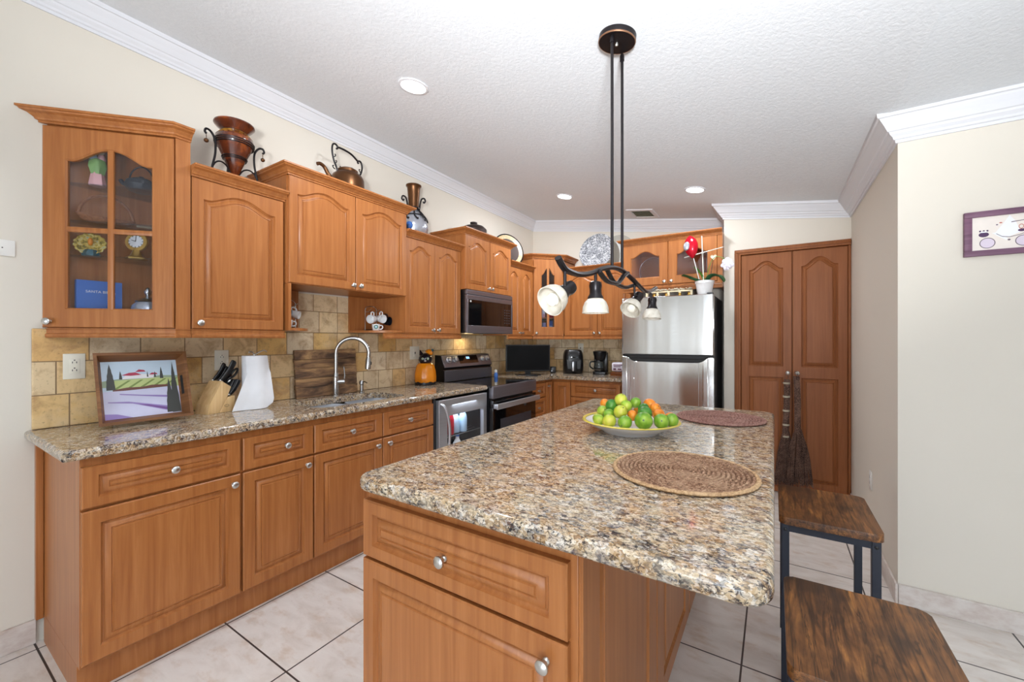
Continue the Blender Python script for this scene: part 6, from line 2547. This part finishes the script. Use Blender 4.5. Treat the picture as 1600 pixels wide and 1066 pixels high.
def cup(c, ax, label, mat, r=0.03, h=0.052, emblem=None, hd_dir=None, group='hanging cups'):
    c = Vector(c)
    ax = Vector(ax).normalized()
    t = thing('espresso_cup', label, 'cup', c, group=group)
    m = MB()
    m.lathe([(0.001, 0), (r * 0.7, 0), (r * 0.82, h * 0.1), (r * 0.97, h * 0.6), (r, h), (r * 0.93, h), (r * 0.88, h * 0.5), (r * 0.6, h * 0.12), (0.001, h * 0.1)], c, ax, 28, cap0=False, cap1=False)
    m.build('cup', mat, t)
    hd_ = Vector(hd_dir).normalized()
    m = MB()
    m.tube(smoothpath([c + ax * h * 0.8 + hd_ * r * 0.92, c + ax * h * 0.78 + hd_ * r * 1.5, c + ax * h * 0.45 + hd_ * r * 1.65, c + ax * h * 0.2 + hd_ * r * 1.3, c + ax * h * 0.2 + hd_ * r * 0.85], 5), 0.0042, 8)
    m.build('handle', mat, t)
    if emblem:
        e_ = Vector(emblem).normalized()
        m = MB()
        m.lathe([(0.0155, 0), (0.0155, 0.0014), (0.001, 0.0018)], c + ax * h * 0.55 + e_ * (r * 0.955), e_, 24)
        eb = m.build('emblem', 'emblem', t)
        m = MB()
        m.lathe([(0.0085, 0.0016), (0.0085, 0.0022), (0.001, 0.0024)], c + ax * h * 0.55 + e_ * (r * 0.955), e_, 16)
        m.sphere(c + ax * h * 0.6 + e_ * (r * 0.955 + 0.002), 0.003, seg=8, rings=6)
        m.build('emblem_figure', 'skyblue', eb)


def rack(x, y, label):
    t = thing('cup_rack', label, 'cup rack', (x, y, zs))
    m = MB()
    m.lathe([(0.05, 0.0003), (0.052, 0.004), (0.05, 0.007), (0.001, 0.007)], (x, y, zs), seg=28)
    m.build('base', 'bronze', t)
    m = MB()
    for s in (-0.052, 0.052):
        m.cyl((x, y + s, zs + 0.002), (x, y + s, zs + 0.155), 0.0028, seg=8)
    m.tube([(x, y + 0.052 * math.cos(a * PI / 12), zs + 0.155 + 0.03 * math.sin(a * PI / 12)) for a in range(13)], 0.0028, 8)
    m.tube([(x, y - 0.052, zs + 0.14), (x, y + 0.052, zs + 0.14)], 0.0025, 8)
    m.build('wire_frame', 'nickel', t)
    for s in (-1, 1):
        m = MB()
        m.tube(smoothpath([(x, y + 0.03 * s, zs + 0.14), (x + 0.025, y + 0.035 * s, zs + 0.148), (x + 0.05, y + 0.038 * s, zs + 0.158)], 4), 0.0022, 6)
        m.build('hook', 'nickel', t)


rack(-2.585, 2.045, 'wire cup rack on the open shelf right of the sink gap')
cup((-2.525, 2.03, 1.482), (0.35, -1, -0.12), 'white cup hanging at the left of the right-hand rack', 'whitec', r=0.032, h=0.058, hd_dir=(0.1, -0.05, 1))
cup((-2.525, 2.07, 1.486), (1, -0.12, -0.1), 'white cup hanging in the middle of the right-hand rack', 'whitec', r=0.032, h=0.056, hd_dir=(0.1, -0.05, 1))
cup((-2.535, 2.125, 1.47), (0.95, 0.25, -0.05), 'black cup hanging at the right of the right-hand rack', 'catblack', r=0.034, hd_dir=(0.1, -0.4, 1))
cup((-2.515, 2.035, 1.3945), (0, 0, 1), 'white cup with a round green emblem under the right-hand rack', 'whitec', r=0.029, h=0.047, emblem=(0.8, -0.6, 0), hd_dir=(0.55, 0.85, 0), group=None)
rack(-2.585, 1.41, 'wire cup rack mostly hidden on the open shelf left of the sink gap')
cup((-2.58, 1.43, 1.492), (0.6, 0.5, -0.2), 'small white cup facing out from the left-hand rack', 'whitec', r=0.026, hd_dir=(-0.1, -0.2, 1))
cup((-2.565, 1.385, 1.49), (0.9, -0.2, 0.1), 'white and blue cup beside the panel on the left-hand rack', 'skyblue', r=0.028, hd_dir=(-0.1, -0.2, 1))
cup((-2.56, 1.40, 1.4018), (0, 0, 1), 'white cup standing low on the left open shelf', 'whitec', r=0.028, h=0.046, hd_dir=(0.3, 1, 0))

# ------------------------------------------------------------------ inside the corner cabinet
zc0 = Z0 + 0.0185
for (x, y, w, d, h_, mt, lab, z) in ((-2.345, 4.372, 0.035, 0.06, 0.14, 'lilacbox', 'white and violet carton behind the left corner pane', zc0), (-2.285, 4.415, 0.05, 0.06, 0.165, 'bluebook', 'blue carton behind the right corner pane', zc0),
                                     (-2.35, 4.365, 0.035, 0.05, 0.15, 'pink', 'pink box on the middle shelf of the corner cabinet', 1.5925), (-2.28, 4.43, 0.05, 0.05, 0.12, 'red', 'red tin on the middle shelf of the corner cabinet', 1.5925)):
    if mt == 'lilacbox':
        M.setdefault('lilacbox', plain('lilac_print', (214, 200, 232), 0.4))
    t = thing('carton', lab, 'carton', (x, y, z), (0, 0, PI / 4), 'packages in the corner cabinet')
    m = MB()
    m.box(-w / 2, w / 2, -d / 2, d / 2, 0.0003, h_, 0.002)
    m.build('box', mt, t)
    m = MB()
    m.box(-w / 2 + 0.004, w / 2 - 0.004, -d / 2 - 0.0008, -d / 2 + 0.001, h_ * 0.3, h_ * 0.6)
    m.build('label_patch', 'white' if mt != 'lilacbox' else 'mauve', t)

# ------------------------------------------------------------------ on top of the fridge
zf = 1.7225
t = thing('beaded_ornament', 'cream wooden ornament strung with beads lying on the fridge', 'ornament', (-0.84, 4.08, zf))
m = MB()
m.box(-1.05, -0.63, 4.04, 4.055, zf + 0.001, zf + 0.012, 0.002)
m.box(-1.05, -0.63, 4.04, 4.055, zf + 0.05, zf + 0.064, 0.003)
for k in range(5):
    m.box(-1.05 + k * 0.1, -1.03 + k * 0.1, 4.04, 4.055, zf + 0.012, zf + 0.05)
m.build('rail', 'cream', t)
m = MB()
rnd = random.Random(3)
for k in range(26):
    m.sphere((-1.045 + k * 0.0163, 4.045 + rnd.uniform(-0.006, 0.006), zf + 0.073 + rnd.uniform(-0.003, 0.006)), rnd.uniform(0.006, 0.011), seg=10, rings=7)
m.build('beads', ['straw'], t)
m = MB()
for k in (0.06, 0.17, 0.29, 0.37):
    m.lathe([(0.015, 0.013), (0.012, 0.03), (0.016, 0.038), (0.002, 0.045)], (-1.03 + k, 4.046, zf), seg=12)
m.build('turned_finials', 'gold', t)
t = thing('cork_mat', 'thin brown mat under the ornament on the fridge', 'mat', (-0.97, 4.1, zf))
m = MB()
m.box(-1.22, -0.62, 4.028, 4.3, zf - 0.0002, zf + 0.0008)
m.build('mat', 'wicker', t)

ox, oy = -0.535, 4.085
t = thing('potted_orchid', 'white-potted orchid with one drooping flower spray on the fridge', 'plant', (ox, oy, zf))
m = MB()
m.lathe([(0.055, 0.0003), (0.058, 0.004), (0.074, 0.105), (0.076, 0.112), (0.081, 0.114), (0.083, 0.135), (0.079, 0.137), (0.074, 0.12), (0.05, 0.11)], (ox, oy, zf), seg=36)
m.build('pot', 'whitec', t)
m = MB()
m.lathe([(0.072, 0.115), (0.05, 0.122), (0.001, 0.124)], (ox, oy, zf), seg=24, wob=lambda a, z: 0.05 * math.sin(7 * a))
m.build('moss', 'twig', t)


def leaf(pts, w, mt, parent):
    pts = smoothpath(pts, 5)
    n_ = len(pts)
    m = MB()
    rings = []
    for i, p in enumerate(pts):
        tn_ = (pts[min(i + 1, n_ - 1)] - pts[max(i - 1, 0)]).normalized()
        s_ = i / (n_ - 1)
        ww = w * (0.35 + 0.65 * math.sin(min(1, s_ * 1.25 + 0.12) * PI / 1.9)) * (1 if s_ < 0.8 else math.sqrt(max(0.02, 1 - ((s_ - 0.8) / 0.2) ** 2)))
        sidev = tn_.cross(Vector((0, 0, 1)))
        if sidev.length < 0.05:
            sidev = Vector((1, 0, 0))
        sidev.normalize()
        upv = sidev.cross(tn_)
        rings.append([p - sidev * ww + upv * ww * 0.3, p - sidev * ww * 0.5 + upv * ww * 0.05, p, p + sidev * ww * 0.5 + upv * ww * 0.05, p + sidev * ww + upv * ww * 0.3,
                      p + sidev * ww * 0.5 + upv * (ww * 0.05 - 0.004), p - upv * 0.005, p - sidev * ww * 0.5 + upv * (ww * 0.05 - 0.004)])
    m.loft(rings)
    return m.build('leaf', mt, parent)


L = lambda dx, dy, dz: Vector((ox + dx, oy + dy, zf + dz))
leaf([L(-0.01, 0, 0.12), L(-0.07, -0.02, 0.145), L(-0.13, -0.03, 0.175), L(-0.19, -0.035, 0.2)], 0.045, 'leaf', t)
leaf([L(-0.01, -0.01, 0.12), L(-0.06, -0.05, 0.14), L(-0.12, -0.08, 0.165)], 0.034, 'leaf', t)
leaf([L(0.01, -0.01, 0.12), L(0.06, -0.03, 0.17), L(0.12, -0.05, 0.165), L(0.165, -0.06, 0.11)], 0.05, 'leaf', t)
leaf([L(0, 0, 0.12), L(-0.02, -0.01, 0.18), L(-0.05, -0.015, 0.23), L(-0.085, -0.02, 0.27)], 0.028, 'leafpale', t)
m = MB()
st = smoothpath([L(0.015, 0, 0.12), L(0.03, -0.01, 0.22), L(0.06, -0.02, 0.31), L(0.1, -0.05, 0.34), L(0.15, -0.09, 0.32), L(0.185, -0.12, 0.285)], 6)
m.tube(st, 0.0028, 7)
sm = m.build('flower_stem', 'leafpale', t)
for (dx, dy, dz, sc_) in ((0.195, -0.125, 0.27, 1.0), (0.175, -0.12, 0.245, 0.8), (0.215, -0.135, 0.245, 0.85), (0.192, -0.13, 0.222, 0.7)):
    m = MB()
    c = L(dx, dy, dz)
    for k in range(5):
        a = 2 * PI * k / 5 + dx * 40
        dv = Vector((math.cos(a), -0.25, math.sin(a)))
        m.sphere(c + dv * 0.021 * sc_, 0.021 * sc_, 1, 0.35, 1, 12, 8, axis=dv)
    m.sphere(c + Vector((0, -0.008, 0)), 0.006 * sc_, seg=8, rings=6)
    m.build('flower', 'petal', sm)
t = thing('plant_stake', 'cream cross-shaped plant stake in the orchid pot', 'stake', L(0, 0, 0.12))
m = MB()
m.cyl(L(-0.005, -0.022, 0.105), L(-0.02, -0.03, 0.545), 0.0045, seg=8)
m.cyl(L(-0.165, -0.05, 0.36), L(0.16, -0.05, 0.42), 0.0042, 0.0032, seg=8)
m.build('rods', 'stake', t)
m = MB()
m.sphere(L(-0.014, -0.038, 0.388), 0.011, seg=10, rings=8)
m.build('binding', 'white', t)
t = thing('heart_pick', 'small cream heart on a stick behind the orchid', 'ornament', L(0.03, 0.02, 0.12))
m = MB()
m.cyl(L(0.035, 0.02, 0.105), L(0.075, -0.015, 0.335), 0.003, seg=6)
m.build('stick', 'twig', t)
m = MB()
hp_ = []
for k in range(24):
    a = 2 * PI * k / 24
    hp_.append((0.0016 * 16 * math.sin(a) ** 3, 0.0016 * (13 * math.cos(a) - 5 * math.cos(2 * a) - 2 * math.cos(3 * a) - math.cos(4 * a))))
m.prism([L(0.075 + a, -0.022, 0.345 + b) for a, b in hp_], (0, 0.008, 0), 0.002)
m.build('heart', 'heart', t)
t = thing('foil_balloon', 'red and silver foil balloon on a white stick in the orchid pot', 'balloon', L(-0.05, -0.03, 0.12))
m = MB()
m.cyl(L(-0.03, -0.035, 0.105), L(-0.085, -0.05, 0.345), 0.0035, seg=8)
m.build('stick', 'white', t)
m = MB()
bc = L(-0.105, -0.055, 0.455)
bax = Vector((-0.12, 0, 1)).normalized()
prof = []
for i in range(15):
    s_ = i / 14
    prof.append((0.064 * math.sin(PI * s_) ** 0.75 * (0.78 + 0.28 * s_), -0.112 + 0.215 * s_))
m.lathe(prof, bc, bax, 40, 1.0, 0.62, wob=lambda a, z: 0.035 * math.cos(14 * a) * (abs(z) > 0.05))
m.build('balloon', 'red', t)
m = MB()
pq = bc + Vector((-0.034, -0.034, -0.0))
for k in range(6):
    pass
m.sphere(pq, 0.036, 0.75, 0.35, 1.15, 14, 10, axis=(0.1, 0, 1))
m.build('silver_panel', 'foil', t)

# ------------------------------------------------------------------ brooms hanging on the pantry knobs


def broom(x, ztop, label, bands, wtop, rnd, lean, dy=0.0):
    y = YP - 0.040 - dy
    t = thing('broom', label, 'broom', (x, y, 0.09), group=None)
    m = MB()
    pts = [(x + lean * (ztop - z) + 0.004 * math.sin(z * 9), y, z) for z in (ztop, ztop - 0.12, ztop - 0.25, ztop - 0.38, ztop - 0.48)]
    m.tube(smoothpath(pts, 4), [0.018] * 6 + [0.02] * 6 + [0.023] * 4 + [0.024], 9)
    for k in range(7):
        a = 2 * PI * k / 7
        m.tube([(p[0] + 0.017 * math.cos(a), p[1] + 0.012 * math.sin(a), p[2]) for p in pts], 0.007, 6)
    m.build('handle', 'twig', t)
    m = MB()
    m.tube([(x + 0.012 * math.cos(a * PI / 8), y + 0.012 - 0.012 * math.cos(a * PI / 8) * 0, ztop + 0.015 + 0.028 * math.sin(a * PI / 8)) for a in range(17)], 0.0025, 6, caps=False)
    m.build('hanging_loop', 'twig', t)
    if bands:
        m = MB()
        for z in bands:
            xc = x + lean * (ztop - z)
            m.lathe([(0.0235, -0.008), (0.026, -0.007), (0.026, 0.007), (0.0235, 0.008)], (xc, y, z), seg=16, cap0=False, cap1=False)
        m.build('string_bindings', 'straw', t)
    m = MB()
    zt_ = ztop - 0.46
    xc = x + lean * 0.46
    for k in range(120):
        a = rnd.uniform(0, 2 * PI)
        q = math.sqrt(rnd.random())
        sx_, sy_ = q * math.cos(a), q * math.sin(a)
        L_ = rnd.uniform(0.38, 0.46)
        p0 = Vector((xc + 0.022 * sx_, y + 0.018 * sy_, zt_ + 0.02))
        p2 = Vector((xc + wtop * sx_ + lean * L_ + rnd.uniform(-0.022, 0.022), y + 0.022 * sy_, zt_ - L_))
        p1 = p0.lerp(p2, 0.45) + Vector((sx_ * 0.008 + rnd.uniform(-0.012, 0.012), 0, 0.02))
        m.tube(smoothpath([p0, p1, p2], 3), 0.0023, 4)
    o = m.build('bristles', 'twig', t)
    o['kind'] = 'stuff'
    return t


rb = random.Random(11)
broom(0.088, 0.985, 'shorter twig broom with pale string bindings, left on the pantry doors', (0.955, 0.84, 0.72, 0.60, 0.50), 0.088, rb, -0.012)
broom(0.152, 1.02, 'twig broom without bindings hanging right on the pantry doors', (), 0.095, rb, 0.03, 0.058)
